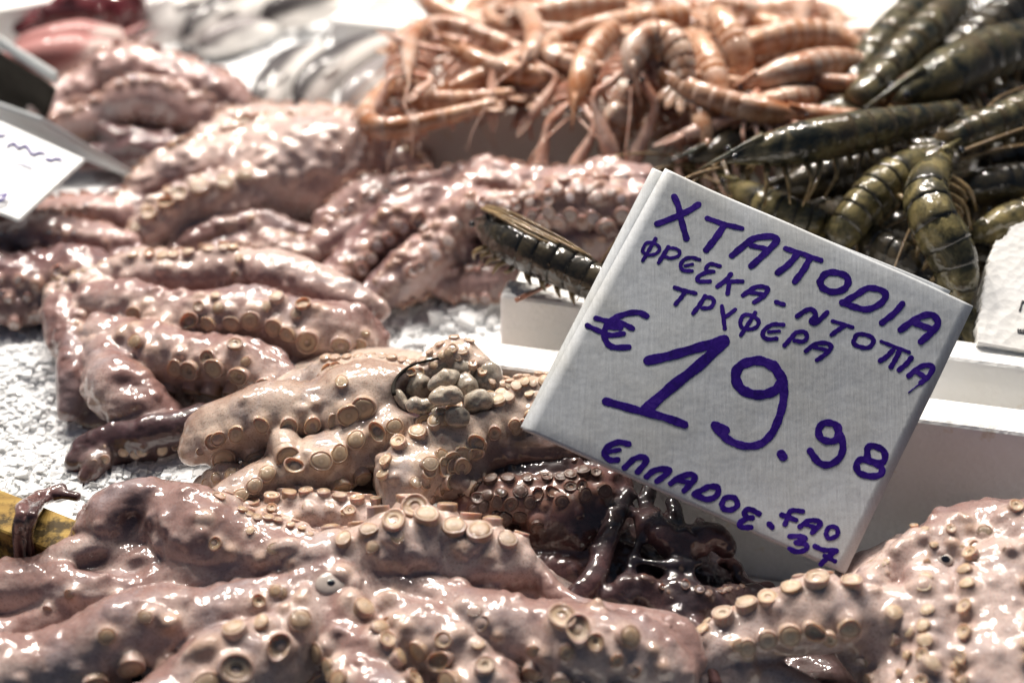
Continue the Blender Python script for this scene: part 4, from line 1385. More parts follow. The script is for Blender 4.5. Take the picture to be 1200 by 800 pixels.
# dark octopus in the shade of the card
octopus('dark brown and black octopus heap lying in shade under the price card', [
    arm([(545, 600, .056, 22), (580, 585, .060, 28), (625, 580, .062, 28), (670, 582, .062, 26), (705, 570, .064, 22)], [(-34, 17, .33, .05, .95), (22, 17, .36, .03, .97)], ven=0, knob=.3),
    arm([(560, 570, .060, 18), (610, 556, .064, 22), (660, 552, .066, 22), (710, 556, .066, 18)], dark=.75, ven=170),
    arm([(640, 620, .050, 30), (680, 610, .056, 34), (710, 580, .060, 30), (725, 568, .062, 20)], ven=150, dark=.0),
    arm([(672, 712, .050, 16), (690, 680, .056, 15), (705, 645, .060, 12), (722, 600, .064, 8), (738, 575, .066, 7)], dark=.35, ven=90),
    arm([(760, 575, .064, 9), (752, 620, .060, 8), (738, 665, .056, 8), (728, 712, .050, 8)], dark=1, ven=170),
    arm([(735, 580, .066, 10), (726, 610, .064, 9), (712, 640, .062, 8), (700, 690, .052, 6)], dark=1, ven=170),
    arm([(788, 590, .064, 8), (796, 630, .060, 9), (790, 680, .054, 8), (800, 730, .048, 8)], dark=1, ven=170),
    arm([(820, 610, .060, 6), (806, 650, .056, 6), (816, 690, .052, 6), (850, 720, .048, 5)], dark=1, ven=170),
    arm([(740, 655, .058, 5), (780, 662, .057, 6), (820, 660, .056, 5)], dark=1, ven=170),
    arm([(715, 700, .052, 14), (745, 690, .052, 16), (770, 705, .048, 16), (790, 740, .044, 12)], [(0, 40, .30, .1, .9)], dark=.7, ven=10),
    arm([(800, 640, .056, 22), (832, 628, .058, 20), (850, 640, .054, 14)], dark=.15, ven=120),
    arm([(760, 610, .060, 18), (775, 625, .060, 20), (790, 645, .056, 14)], dark=.2, ven=60),
    arm([(812, 735, .046, 12), (828, 760, .044, 10), (838, 800, .040, 10)], dark=.4, ven=40),
    arm([(790, 700, .046, 26), (830, 715, .044, 24), (880, 700, .040, 18)], [(0, 40, .26, .1, .9)], dark=.8, ven=40),
    ],
    blobs=[(680, 650, .034, 90, 90, 46, {'k': .012, 'ven': .35}), (770, 690, .026, 110, 90, 44, {'k': .012, 'ven': .2, 'dark': .9}), (600, 590, .036, 80, 50, 40, {'dark': .6})],
    mat='flesh_dark', smat='suck_dark', h=.0011, wart=(0.3, 0.0012, 0.002), seed=3, amp=(.0011, .0009), k=.0035)

# wine-red membrane part lies over the dark heap
octopus('thin dark brown octopus arm curling over the foam floor below the card', [
    arm([(838, 672, .034, 4), (846, 658, .040, 6), (860, 660, .042, 7), (866, 676, .038, 6), (884, 688, .034, 7), (900, 690, .032, 10)], dark=.3),
    arm([(820, 684, .032, 7), (850, 692, .032, 8), (890, 694, .032, 7)], dark=.6)], mat='flesh_dark', smat='suck_dark', h=.0009, seed=4, amp=(.0004, .0004),
    name='tentacle_piece', cat='tentacle', group='loose octopus tentacles')

# right front octopus
octopus('pale pink octopus in the lower right corner with a small black eye', [
    arm([(828, 770, .042, 24), (860, 745, .046, 36), (905, 736, .050, 40), (950, 730, .053, 39), (1000, 724, .055, 36), (1050, 720, .056, 34)], [(-18, 34, .36, .06, .80)], ven=0),
    arm([(1008, 700, .058, 18), (1038, 678, .060, 20), (1070, 654, .062, 26), (1110, 665, .062, 34)], [(-60, 20, .26, .1, .8)], ven=120),
    arm([(1000, 740, .050, 26), (1030, 750, .048, 34), (1050, 780, .044, 36), (1070, 830, .040, 40)], [(10, 50, .32, .05, .95)], ven=20, dark=.12),
    arm([(820, 800, .034, 24), (870, 796, .036, 22), (920, 800, .034, 20), (960, 830, .03, 24)], ven=30, dark=.25),
    arm([(985, 752, .044, 12), (1000, 775, .040, 12), (1025, 805, .036, 14)], ven=60, dark=.15),
    arm([(1120, 618, .066, 18), (1150, 610, .066, 18), (1190, 622, .062, 22), (1240, 640, .06, 26)], dark=.5, ven=150),
    arm([(1070, 660, .062, 36), (1120, 640, .066, 44), (1160, 640, .066, 50), (1230, 660, .064, 60)], [(40, 30, .15, .05, .95)], ven=60, dark=.06),
    arm([(1090, 690, .060, 40), (1085, 740, .056, 36), (1090, 790, .05, 40), (1100, 840, .044, 40)], [(20, 30, .24, .1, .95)], ven=60),
    arm([(1170, 690, .062, 60), (1160, 760, .056, 60), (1180, 830, .05, 60)], [(0, 34, .17, .05, .95)], ven=60),
    ],
    blobs=[(1150, 700, .044, 120, 110, 84, {'k': .014, 'ven': .8}), (1060, 700, .040, 90, 70, 50, {'k': .012, 'ven': .6}), (1210, 740, .05, 110, 110, 70, {'ven': .8}), (925, 800, .010, 110, 60, 40, {'dark': .85}),  # last blob added dark, to stand in for the shaded cave
           (935, 778, .056, 42, 13, 26, {'op': 'carve', 'cam': 1, 'rot': 8, 'dark': .9, 'k': .006})],  # cave walls painted dark as well, shade put into the colour
    mat='flesh_pale', smat='suck_cream', h=.0011, wart=(0.35, 0.0014, 0.0026), seed=6, amp=(.0013, .0008), eyes=[(1108, 655, .088, 9, .6)])

# left middle octopus on the ice
octopus('greyish pink octopus on the ice at mid left, above a dark brown arm', [
    arm([(70, 352, .070, 20), (140, 330, .076, 26), (220, 322, .080, 30), (300, 325, .082, 33), (360, 335, .080, 32), (400, 350, .076, 26), (440, 362, .07, 18)], [(-78, 20, .26, .05, .60)], ven=-120),
    arm([(110, 355, .076, 24), (180, 362, .080, 28), (250, 372, .080, 32), (320, 376, .080, 34), (380, 386, .078, 36), (425, 398, .072, 30), (440, 410, .068, 18)], [(42, 30, .36, .22, .97)], ven=80),
    arm([(120, 395, .072, 26), (180, 408, .074, 30), (240, 420, .076, 33), (290, 432, .074, 33), (325, 446, .070, 26), (348, 462, .064, 14)], [(48, 26, .42, .16, .92)], ven=70),
    arm([(75, 365, .070, 22), (80, 392, .068, 26), (88, 420, .066, 26), (92, 452, .060, 22), (80, 480, .054, 12)], [(100, 30, .30, .1, .9)], ven=170, dark=.15),
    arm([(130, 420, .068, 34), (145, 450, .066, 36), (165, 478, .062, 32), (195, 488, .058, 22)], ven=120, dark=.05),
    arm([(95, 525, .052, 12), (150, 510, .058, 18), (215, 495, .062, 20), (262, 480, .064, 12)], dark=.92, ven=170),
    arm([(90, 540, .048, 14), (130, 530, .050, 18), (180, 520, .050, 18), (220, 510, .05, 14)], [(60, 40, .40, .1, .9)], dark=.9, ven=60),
    arm([(100, 560, .046, 8), (112, 545, .050, 12), (125, 530, .050, 12)], dark=.7),
    arm([(60, 330, .070, 14), (85, 340, .074, 18), (120, 345, .076, 20)], [(-60, 30, .3, .1, .9)], ven=-90),
    ],
    blobs=[(200, 400, .036, 140, 80, 50, {'k': .012, 'ven': .4}), (330, 390, .042, 100, 50, 40, {'k': .012, 'ven': .5}), (150, 470, .042, 80, 60, 34, {'dark': .6}),
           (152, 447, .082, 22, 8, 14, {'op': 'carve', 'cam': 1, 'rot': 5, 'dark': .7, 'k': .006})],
    mat='flesh_rosy', smat='suck_amber', h=.00125, wart=(0.35, 0.0016, 0.0028), seed=7, amp=(.0012, .0007),
    single=[(268, 462, .082, 19, (.2, -.4))])

# reddish octopus left behind
octopus('reddish brown octopus at the left edge below the white price card', [
    arm([(-40, 262, .072, 20), (30, 252, .076, 22), (90, 250, .078, 22), (145, 258, .076, 16)], [(-60, 40, .22, .1, .9)], ven=-120),
    arm([(-40, 292, .072, 22), (30, 284, .076, 24), (90, 280, .078, 24), (150, 286, .074, 16)], [(-60, 40, .22, .1, .9)], ven=-120),
    arm([(-40, 330, .066, 36), (20, 325, .070, 38), (80, 325, .072, 36), (130, 335, .07, 26)], [(80, 30, .26, .1, .9)], ven=100),
    arm([(-40, 368, .056, 20), (20, 362, .060, 24), (70, 355, .060, 22)], dark=.35, ven=100),
    arm([(120, 290, .072, 14), (140, 305, .070, 16), (165, 300, .07, 10)], dark=.1, ven=60),
    arm([(100, 240, .076, 12), (140, 232, .076, 14), (160, 240, .076, 8)], dark=.8)],
    blobs=[(20, 310, .050, 120, 70, 50, {'k': .012, 'ven': .3})], mat='flesh_red', smat='suck_rosy', h=.0015, wart=(0.5, 0.002, 0.003), knob=.85, cupped=.35, seed=8, amp=(.0012, .0007))

# centre back octopus with a smooth mantle
octopus('pale octopus with a smooth shiny mantle lying at the back centre of the ice', [
    arm([(150, 292, .066, 18), (175, 272, .072, 24), (215, 250, .078, 28), (260, 232, .082, 30), (310, 215, .086, 30)], [(20, 52, .40, .02, .9)], ven=60),
    arm([(120, 262, .070, 18), (170, 232, .076, 26), (220, 208, .082, 32), (270, 190, .088, 36), (330, 170, .09, 36)], [(-30, 60, .24, .05, .95)], ven=-120),
    arm([(230, 190, .084, 20), (270, 160, .090, 26), (330, 148, .094, 26), (390, 150, .094, 26), (440, 165, .09, 24)], [(-60, 40, .26, .05, .95)], ven=-100),
    arm([(390, 165, .090, 30), (440, 180, .088, 32), (480, 200, .082, 26), (500, 215, .076, 16)], [(10, 60, .30, .05, .95)], ven=-20),
    arm([(205, 298, .064, 12), (240, 275, .072, 16), (290, 266, .074, 15), (340, 270, .072, 13), (375, 278, .068, 10)], dark=.35, ven=170),
    arm([(255, 300, .062, 18), (300, 290, .066, 20), (350, 296, .066, 18), (400, 300, .06, 14)], [(-40, 40, .26, .1, .9)], ven=90, dark=.1),
    arm([(310, 322, .06, 10), (330, 315, .062, 11)], dark=1)],
    blobs=[(345, 205, .082, 105, 62, 56, {'cam': 1, 'rot': 20, 'ven': .62, 'k': .01}), (300, 230, .055, 130, 80, 44, {'ven': .4, 'k': .012}), (440, 195, .06, 70, 50, 40, {'ven': .4})],
    mat='flesh_rosy', smat='suck_amber', h=.0015, wart=(1.1, 0.002, 0.0034), knob=.85, cupped=.35, seed=9, amp=(.0012, .0007))

# reddish octopus with rows of round white suckers, behind the card
octopus('reddish octopus with close rows of round suckers, left of the card top', [
    arm([(385, 262, .074, 22), (440, 238, .082, 30), (510, 226, .088, 28), (590, 222, .094, 28), (660, 222, .102, 28), (745, 216, .108, 26)], [(-50, 36, .24, .02, .98)], ven=-100),
    arm([(560, 250, .092, 26), (620, 248, .096, 28), (680, 244, .102, 30), (750, 235, .108, 28)], [(24, 8, .38, .08, .9), (-22, 10, .26, .05, .9)], ven=30),
    arm([(438, 352, .058, 18), (468, 330, .064, 30), (500, 300, .072, 34), (528, 265, .082, 32), (555, 235, .09, 30)], [(38, 34, .30, .06, .9)], ven=50),
    arm([(362, 345, .058, 16), (395, 322, .064, 24), (430, 292, .072, 28), (470, 262, .082, 30), (510, 238, .09, 28)], [(50, 34, .34, .05, .85)], ven=60),
    arm([(360, 298, .066, 14), (400, 280, .070, 20), (440, 262, .078, 24), (480, 245, .086, 22)], [(-20, 60, .28, .05, .9)], ven=0),
    arm([(520, 335, .056, 14), (550, 338, .058, 20), (590, 335, .062, 20), (630, 335, .062, 14)], [(-10, 50, .40, .05, .95)], ven=0, dark=.3),
    arm([(545, 305, .066, 20), (590, 300, .072, 26), (650, 290, .082, 28), (720, 280, .09, 26)], [(-70, 10, .24, .2, .9)], ven=120, dark=.25),
    ],
    blobs=[(520, 280, .054, 130, 80, 50, {'ven': .3, 'k': .012}), (640, 260, .075, 110, 60, 40, {'ven': .3, 'k': .012})],
    mat='flesh_red', smat='suck_rosy', h=.00135, wart=(0.5, 0.0018, 0.003), knob=.85, cupped=.35, seed=10, amp=(.0011, .0010))

# far left octopus
octopus('small reddish octopus far back on the ice, left of the silver fish', [
    arm([(50, 130, .085, 16), (95, 105, .092, 24), (150, 90, .098, 28), (210, 92, .098, 28), (255, 110, .092, 24), (280, 132, .082, 18)], [(-30, 60, .26, .02, .98)], ven=-100),
    arm([(60, 160, .074, 14), (100, 140, .082, 20), (150, 122, .090, 22), (200, 120, .09, 22), (245, 138, .082, 20), (270, 158, .072, 14)], [(0, 60, .30, .02, .98)], ven=0),
    arm([(110, 180, .066, 12), (160, 178, .070, 14), (210, 175, .072, 14), (250, 165, .072, 12)], dark=.45, ven=160),
    arm([(120, 152, .078, 10), (150, 165, .076, 12), (190, 166, .074, 12)], dark=.55),
    arm([(100, 195, .060, 8), (160, 192, .062, 9), (215, 190, .062, 8)], dark=.3)],
    blobs=[(165, 135, .062, 115, 70, 46, {'ven': .35, 'k': .012})], mat='flesh_red', smat='suck_rosy', h=.0018, wart=(0.7, 0.0025, 0.0038), knob=.85, cupped=.35, seed=11, amp=(.0014, .0010))

# dark red lump and squids beyond it
octopus('dark red glistening lump of seafood in the far top left corner', [
    arm([(30, 36, .080, 12), (70, 22, .092, 22), (110, 12, .098, 26), (150, 8, .095, 24)], dark=.0), arm([(40, 40, .074, 14), (90, 34, .082, 20), (150, 30, .084, 18)])],
    blobs=[(95, 22, .075, 60, 50, 34, {'ven': .3})], mat='flesh_wine', smat='suck_dark', h=.002, seed=12, amp=(.002, .002), name='seafood_lump', cat='seafood', group='seafood at the far edge')

# thin dark tentacle wrapped over the yellow beam
def before_beam(x, y, off):
    """point on the picture ray at `off` metres in front of the beam's near face"""
    n = np.array([bdv[1], -bdv[0], 0.0]); n = n if n[1] < 0 else -n
    q = BA + n * (0.022 + off); d = ray(x, y)
    return CP + d * (((q - CP) @ n) / (d @ n))
def over_beam(top, face, r):
    return [(x, y, .062 + r * .0004, r) for x, y in top] + [(x, y, float(before_beam(x, y, r * .0004)[2]), r) for x, y in face]
octopus('thin purple-brown octopus arm tip draped over the yellow wooden beam', [
    arm(over_beam([(72, 572), (56, 578), (38, 588)], [(26, 604), (22, 625), (24, 655)], 7), [(-60, 20, .3, .1, .6)], dark=.15),
    arm(over_beam([(90, 582), (72, 579), (54, 587)], [(38, 602), (33, 625), (36, 655)], 5.5), dark=.1)],
    mat='flesh_dark', smat='suck_dark', h=.0008, seed=13, amp=(.0004, .0004), name='tentacle_piece', cat='tentacle', group='loose octopus tentacles')

# chip of foam beside the middle octopus
_p = at(232, 573, .055)
chip = slab('foam_chip', [tuple((_p + np.array(d))[:2]) for d in ((-.013, -.010, 0), (.008, .008, 0), (.012, .005, 0), (-.008, -.014, 0))], .040, .058, M['foam'], None, .001)
tag(chip, 'small white foam chip between the front octopus and the cream octopus', 'foam chip')

# ================================================================== PRAWNS AND SCAMPI
def along(p4, s):
    """point on a resampled row at fraction s"""
    n = len(p4) - 1
    i = min(int(s * n), n - 1); t = s * n - i
    return p4[i] * (1 - t) + p4[i + 1] * t

def crustacean(label, cat, group, path, mats, up=(0, 0, 1), claws=False, sweep=False, seed=0, name='prawn', segs=12, ant=2, swing=1.0, thick=1.0):
    """path rows (x, y, z, r) in metres from snout to tail"""
    r_ = random.Random(seed)
    shell, limb = mats
    N = 60
    p4, L = spline(np.asarray(path, float), N)
    c, R = p4[:, :3], p4[:, 3]
    t, side, nrm = frames(c, up)
    root = empty(name, c[N // 2] * np.array([1, 1, 0]) + np.array([0, 0, c[:, 2].min() - R.max()]), label, cat, group)
    def piece(nm, i0, i1, f0, f1, mat, nose=False, band=True):
        k = max(5, int(round(i1 - i0)) + 1)
        idx = np.linspace(i0, i1, k)
        cc = np.stack([np.interp(idx, np.arange(N), c[:, q]) for q in range(3)], 1)
        rr = np.interp(idx, np.arange(N), R)
        u = np.linspace(0, 1, k)
        fac = f0 + (f1 - f0) * u
        if nose:
            fac = fac * (0.22 + 0.78 * np.sin(np.clip(u * 1.6, 0, 1) * math.pi / 2) ** 0.8)
        else:
            fac = fac * (1 + 0.05 * np.sin(u * math.pi))
        upv = nrm[int(idx[k // 2])]
        v, f, a = tube(cc, rr * fac * 0.92, rr * fac * 1.04, upv, segs)
        b = np.repeat(np.clip((u - 0.72) * 4, 0, 1) if band else np.zeros(k), segs)
        return mesh_obj(nm, v, f, mat, root, attrs={'band': b})
    ic = int(N * 0.42)
    piece('carapace', 2, ic, 1.0, 1.06, shell, True, True)
    e = np.linspace(ic - 2, N - 7, 7)
    for q in range(6):
        piece('abdomen_segment', e[q] - 0.6, e[q + 1] + 1.2, 0.98, 1.07, shell)
    # rostrum
    tip = c[0] - t[0] * R.max() * (0.15 if sweep else 1.1) + nrm[0] * R.max() * 0.25
    bb = c[9] + nrm[9] * R[9] * 0.85
    v, f, a = tube(np.linspace(bb, tip, 6), np.linspace(R.max() * .20, .0003, 6), np.linspace(R.max() * .24, .0003, 6), nrm[4], 6)
    mesh_obj('rostrum', v, f, shell, root, attrs={'band': np.zeros(len(v))})
    # eyes
    for sg in (-1, 1):
        p = c[4] + side[4] * sg * R.max() * .42 + nrm[4] * R.max() * .32 - t[4] * .002
        v, f = ball(p, R.max() * .17, 10, 8)
        mesh_obj('eye', v, f, M['eye_black'], root)
    # tail fan
    S = Soup()
    for q, an in enumerate((-42, -22, 0, 22, 42)):
        d = unit(t[-1] * math.cos(math.radians(an)) + side[-1] * math.sin(math.radians(an)))
        base = c[N - 9] - nrm[N - 9] * R[N - 9] * 0.1
        ln = R.max() * (2.5 - 0.006 * abs(an)); w = R.max() * .34
        row = np.array([base + d * ln * x for x in (0, .3, .6, .85, 1.0)])
        v, f, a = tube(row, np.array([.3, .8, 1, .8, .25]) * w, np.array([.5, .28, .16, .10, .05]) * w, nrm[-1], 8)
        S.add(v, f, np.repeat([0, 0, .2, .5, .7], 8))
    S.obj('tail_fan', shell, root)
    # legs
    for q in range(5):
        for sg in (-1, 1):
            i = int(N * (0.16 + 0.055 * q))
            b = c[i] - nrm[i] * R[i] * .7 + side[i] * sg * R[i] * .45
            k1 = b + (side[i] * sg * .9 - nrm[i] * .35 - t[i] * r_.uniform(-.1, .7)) * R.max() * 1.5 * swing
            k2 = k1 + (side[i] * sg * r_.uniform(-.2, .5) - nrm[i] * r_.uniform(.3, .9) - t[i] * r_.uniform(-.2, .8)) * R.max() * 1.6 * swing
            row, _ = spline(np.array([b, k1, k2]), 8)
            v, f, a = tube(row, np.linspace(.17, .055, 8) * R.max() * thick, np.linspace(.17, .055, 8) * R.max() * thick, seg=6)
            mesh_obj('leg', v, f, limb, root, attrs={'band': np.zeros(len(v))})
    # swimming legs under the abdomen: one fringe of plates
    S = Soup()
    for q in range(5):
        for sg in (-1, 1):
            i = int((e[q] + e[q + 1]) / 2)
            b = c[i] - nrm[i] * R[i] * .8 + side[i] * sg * R[i] * .35
            row = np.array([b + (-nrm[i] * .9 + t[i] * .5) * R.max() * x for x in (0, .4, .8)])
            v, f, a = tube(row, np.array([.16, .22, .06]) * R.max(), np.array([.10, .10, .04]) * R.max(), seg=6)
            S.add(v, f)
    S.obj('swimmerets', limb, root)
    # feelers
    if sweep:
        for q in range(5):
            o_ = (q - 2) * .22
            row = np.array([c[k] + nrm[k] * R[k] * (1.12 + .05 * q) + side[k] * R[k] * (o_ * (1 + .4 * math.sin(k * .1 + q))) for k in range(4 + q, 46 - 3 * q, 3)])
            row, _ = spline(row, 34)
            w = np.linspace(.10, .05, 34) * R.max()
            v, f, a = tube(row, w, w, seg=6)
            mesh_obj('feeler', v, f, limb, root, attrs={'band': np.full(len(v), .2)})
    for sg in (-1, 1)[:ant if not sweep else 0]:
        b = c[1] + side[1] * sg * R.max() * .25
        pts = [b]
        d = unit(-t[1] * 1.0 + side[1] * sg * r_.uniform(-.6, .9) + np.array([0, 0, r_.uniform(.0, .5)]))
        for q in range(5):
            pts.append(pts[-1] + d * R.max() * r_.uniform(1.6, 2.3))
            d = unit(d + np.array([r_.uniform(-.35, .35), r_.uniform(-.35, .35), -.22]))
        row, _ = spline(np.array(pts), 26)
        w = np.linspace(.09, .03, 26) * R.max()
        v, f, a = tube(row, w, w, seg=6)
        mesh_obj('feeler', v, f, limb, root, attrs={'band': np.full(len(v), .3)})
    if claws:
        for sg in (-1, 1):
            i = 8
            b = c[i] + side[i] * sg * R[i] * .6 - nrm[i] * R[i] * .4
            d1 = unit(-t[i] * r_.uniform(.3, 1) + side[i] * sg * r_.uniform(.2, 1) + np.array([0, 0, r_.uniform(-.35, .15)]))
            d2 = unit(-t[i] * r_.uniform(.5, 1) + side[i] * sg * r_.uniform(-.5, .5) + np.array([0, 0, r_.uniform(-.7, .1)]))
            q1 = b + d1 * R.max() * 2.4
            q2 = q1 + d2 * R.max() * 3.8
            row, _ = spline(np.array([b, (b + q1) / 2 + (0, 0, .1 * R.max()), q1, q2]), 14)
            w = R.max() * np.interp(np.linspace(0, 1, 14), [0, .3, .5, .6, .85, 1], [.24, .32, .28, .42, .58, .40])
            S = Soup()
            v, f, a = tube(row, w, w * .85, seg=8)
            S.add(v, f, np.repeat(np.linspace(0, .6, 14), 8))
            dd = unit(q2 - row[-3]); sd = unit(np.cross(dd, (0.2, 0.1, 1)))
            for s2 in (-1, 1):
                fr = np.array([q2 + sd * s2 * R.max() * .14, q2 + dd * R.max() * .8 + sd * s2 * R.max() * .26, q2 + dd * R.max() * 1.9 + sd * s2 * R.max() * .05])
                row2, _ = spline(fr, 8)
                w2 = np.linspace(.23, .04, 8) * R.max()
                v, f, a = tube(row2, w2, w2, seg=6)
                S.add(v, f, np.repeat(np.linspace(.4, 1, 8), 6))
            S.obj('claw', limb, root)
    return root

def pxpath(pts):
    out = []
    for (x, y, z, r) in pts:
        p = at(x, y, z)
        out.append([*p, r * depth_of(p) / FPX])
    return out

PR = 'dark tiger prawns in the foam box'
PW = (M['prawn'], M['prawn_limb']); PG = (M['prawn_gold'], M['prawn_limb']); PD = (M['prawn_dark'], M['prawn_limb'])
tigers = [
 ('long dark tiger prawn lying across the box just above the card top', PW, [(838, 196, .150, 12), (870, 182, .155, 22), (930, 170, .158, 27), (990, 158, .158, 27), (1050, 146, .155, 22), (1105, 133, .150, 14), (1135, 124, .146, 9)]),
 ('golden olive prawn pointing down to the card corner, banded tail end brightly lit', PG, [(1120, 175, .150, 12), (1100, 195, .150, 22), (1085, 225, .148, 30), (1095, 260, .142, 31), (1112, 292, .132, 31), (1122, 325, .120, 27), (1122, 355, .108, 18), (1118, 385, .100, 8)]),
 ('olive tiger prawn curled behind the golden one above the card edge', PG, [(1115, 185, .140, 14), (1075, 195, .140, 24), (1040, 215, .138, 29), (1010, 245, .130, 28), (985, 275, .120, 22), (968, 292, .11, 12)]),
 ('big banded tiger prawn at the back right with pale shoulder', PW, [(1035, 125, .145, 12), (1060, 112, .150, 26), (1095, 95, .152, 34), (1140, 72, .152, 34), (1185, 55, .15, 30), (1240, 40, .14, 18)]),
 ('tiger prawn standing at a slant beside the white tray, head upward', PW, [(1145, -20, .16, 12), (1120, 5, .16, 22), (1085, 38, .158, 26), (1050, 75, .152, 26), (1010, 115, .145, 22), (985, 140, .14, 12)]),
 ('tiger prawn behind the slanting one, reaching the top edge', PW, [(1130, -40, .14, 14), (1095, -10, .15, 24), (1060, 25, .15, 26), (1025, 60, .146, 24), (995, 100, .14, 18), (975, 135, .135, 10)]),
 ('dark tiger prawn at the right edge with pink glistening tail', PW, [(1260, 100, .150, 20), (1215, 125, .155, 26), (1175, 142, .155, 24), (1130, 158, .152, 20), (1090, 176, .15, 12)]),
 ('dark tiger prawn at the top right corner', PD, [(1230, -20, .15, 12), (1195, 5, .155, 26), (1160, 35, .15, 30), (1120, 62, .145, 28), (1090, 85, .14, 18)]),
 ('yellowish prawn half hidden behind the card top edge', PG, [(850, 215, .118, 10), (880, 232, .122, 20), (915, 250, .122, 24), (955, 262, .118, 20), (985, 270, .112, 12)]),
 ('olive prawn lying at the right edge above the broken foam', PG, [(1130, 285, .112, 10), (1155, 272, .120, 22), (1195, 258, .122, 26), (1240, 250, .12, 26), (1280, 248, .115, 18)]),
 ('dark prawn in the shadows between the golden prawn and the right edge', PD, [(1105, 235, .122, 12), (1145, 222, .126, 24), (1195, 215, .126, 26), (1250, 205, .12, 20)]),
 ('dark prawn low in the box under the long one', PD, [(900, 225, .112, 12), (950, 212, .116, 24), (1000, 200, .118, 26), (1050, 185, .118, 18)]),
 ('greyish prawn lying low behind the card edge', PD, [(940, 250, .105, 10), (975, 250, .110, 20), (1020, 285, .112, 24), (1060, 305, .112, 20), (1090, 330, .105, 12)]),
 ('dark prawn near the scampi, under the head of the long prawn', PD, [(800, 190, .118, 10), (840, 178, .122, 20), (890, 150, .124, 24), (940, 135, .122, 18)]),
 ('dark prawn at the right edge below the banded one', PD, [(1290, 180, .12, 12), (1240, 170, .125, 26), (1190, 180, .125, 28), (1140, 195, .12, 20)]),
 ('dark tiger prawn lying over the box corner left of the card', PD, [(556, 264, .116, 22), (580, 274, .120, 26), (620, 294, .122, 28), (665, 314, .120, 27), (710, 337, .116, 22), (750, 352, .113, 14)]),
]
for i, (lab, mt, pts) in enumerate(tigers):
    crustacean(lab, 'prawn', PR, pxpath([(x, y, z, .9 * r) for x, y, z, r in pts]), mt, seed=i, swing=.35 if 'corner left' in lab else .8, sweep='corner left' in lab)
for i in range(14):                                   # the ones below, filling the box
    x, y = random.uniform(840, 1240), random.uniform(110, 330)
    if y > 330 - 0.0 * x and x < 1000: y -= 60
    a = random.uniform(-.5, .5) + random.choice((0, math.pi)); z = random.uniform(.070, .098)
    p = at(x, y, z); r0 = random.uniform(.0085, .011); l = .14
    d = np.array([math.cos(a), math.sin(a), 0]); s_ = np.array([-d[1], d[0], 0])
    path = [[*(p + d * l * (u - .5) + s_ * .02 * math.sin(u * 3) ), r0 * w] for u, w in ((0, .4), (.15, .9), (.35, 1), (.6, .95), (.8, .75), (1, .35))]
    crustacean('dark prawn buried in the heap below the others', 'prawn', PR, path, PD, seed=50 + i, segs=8, ant=1, swing=.6)
# long reddish feeler lying on the box rim
v, f, a = tube(spline(np.array([at(604, 352, .102), at(640, 335, .106), at(672, 322, .112), at(690, 335, .110), at(706, 350, .106)]), 30)[0], .0013, .0013, seg=8)
o = mesh_obj('prawn_feeler', v, f, M['scampi_limb'], None, attrs={'band': np.zeros(len(v))})
tag(o, 'thin orange-brown prawn feeler bent over the white box corner', 'feeler')

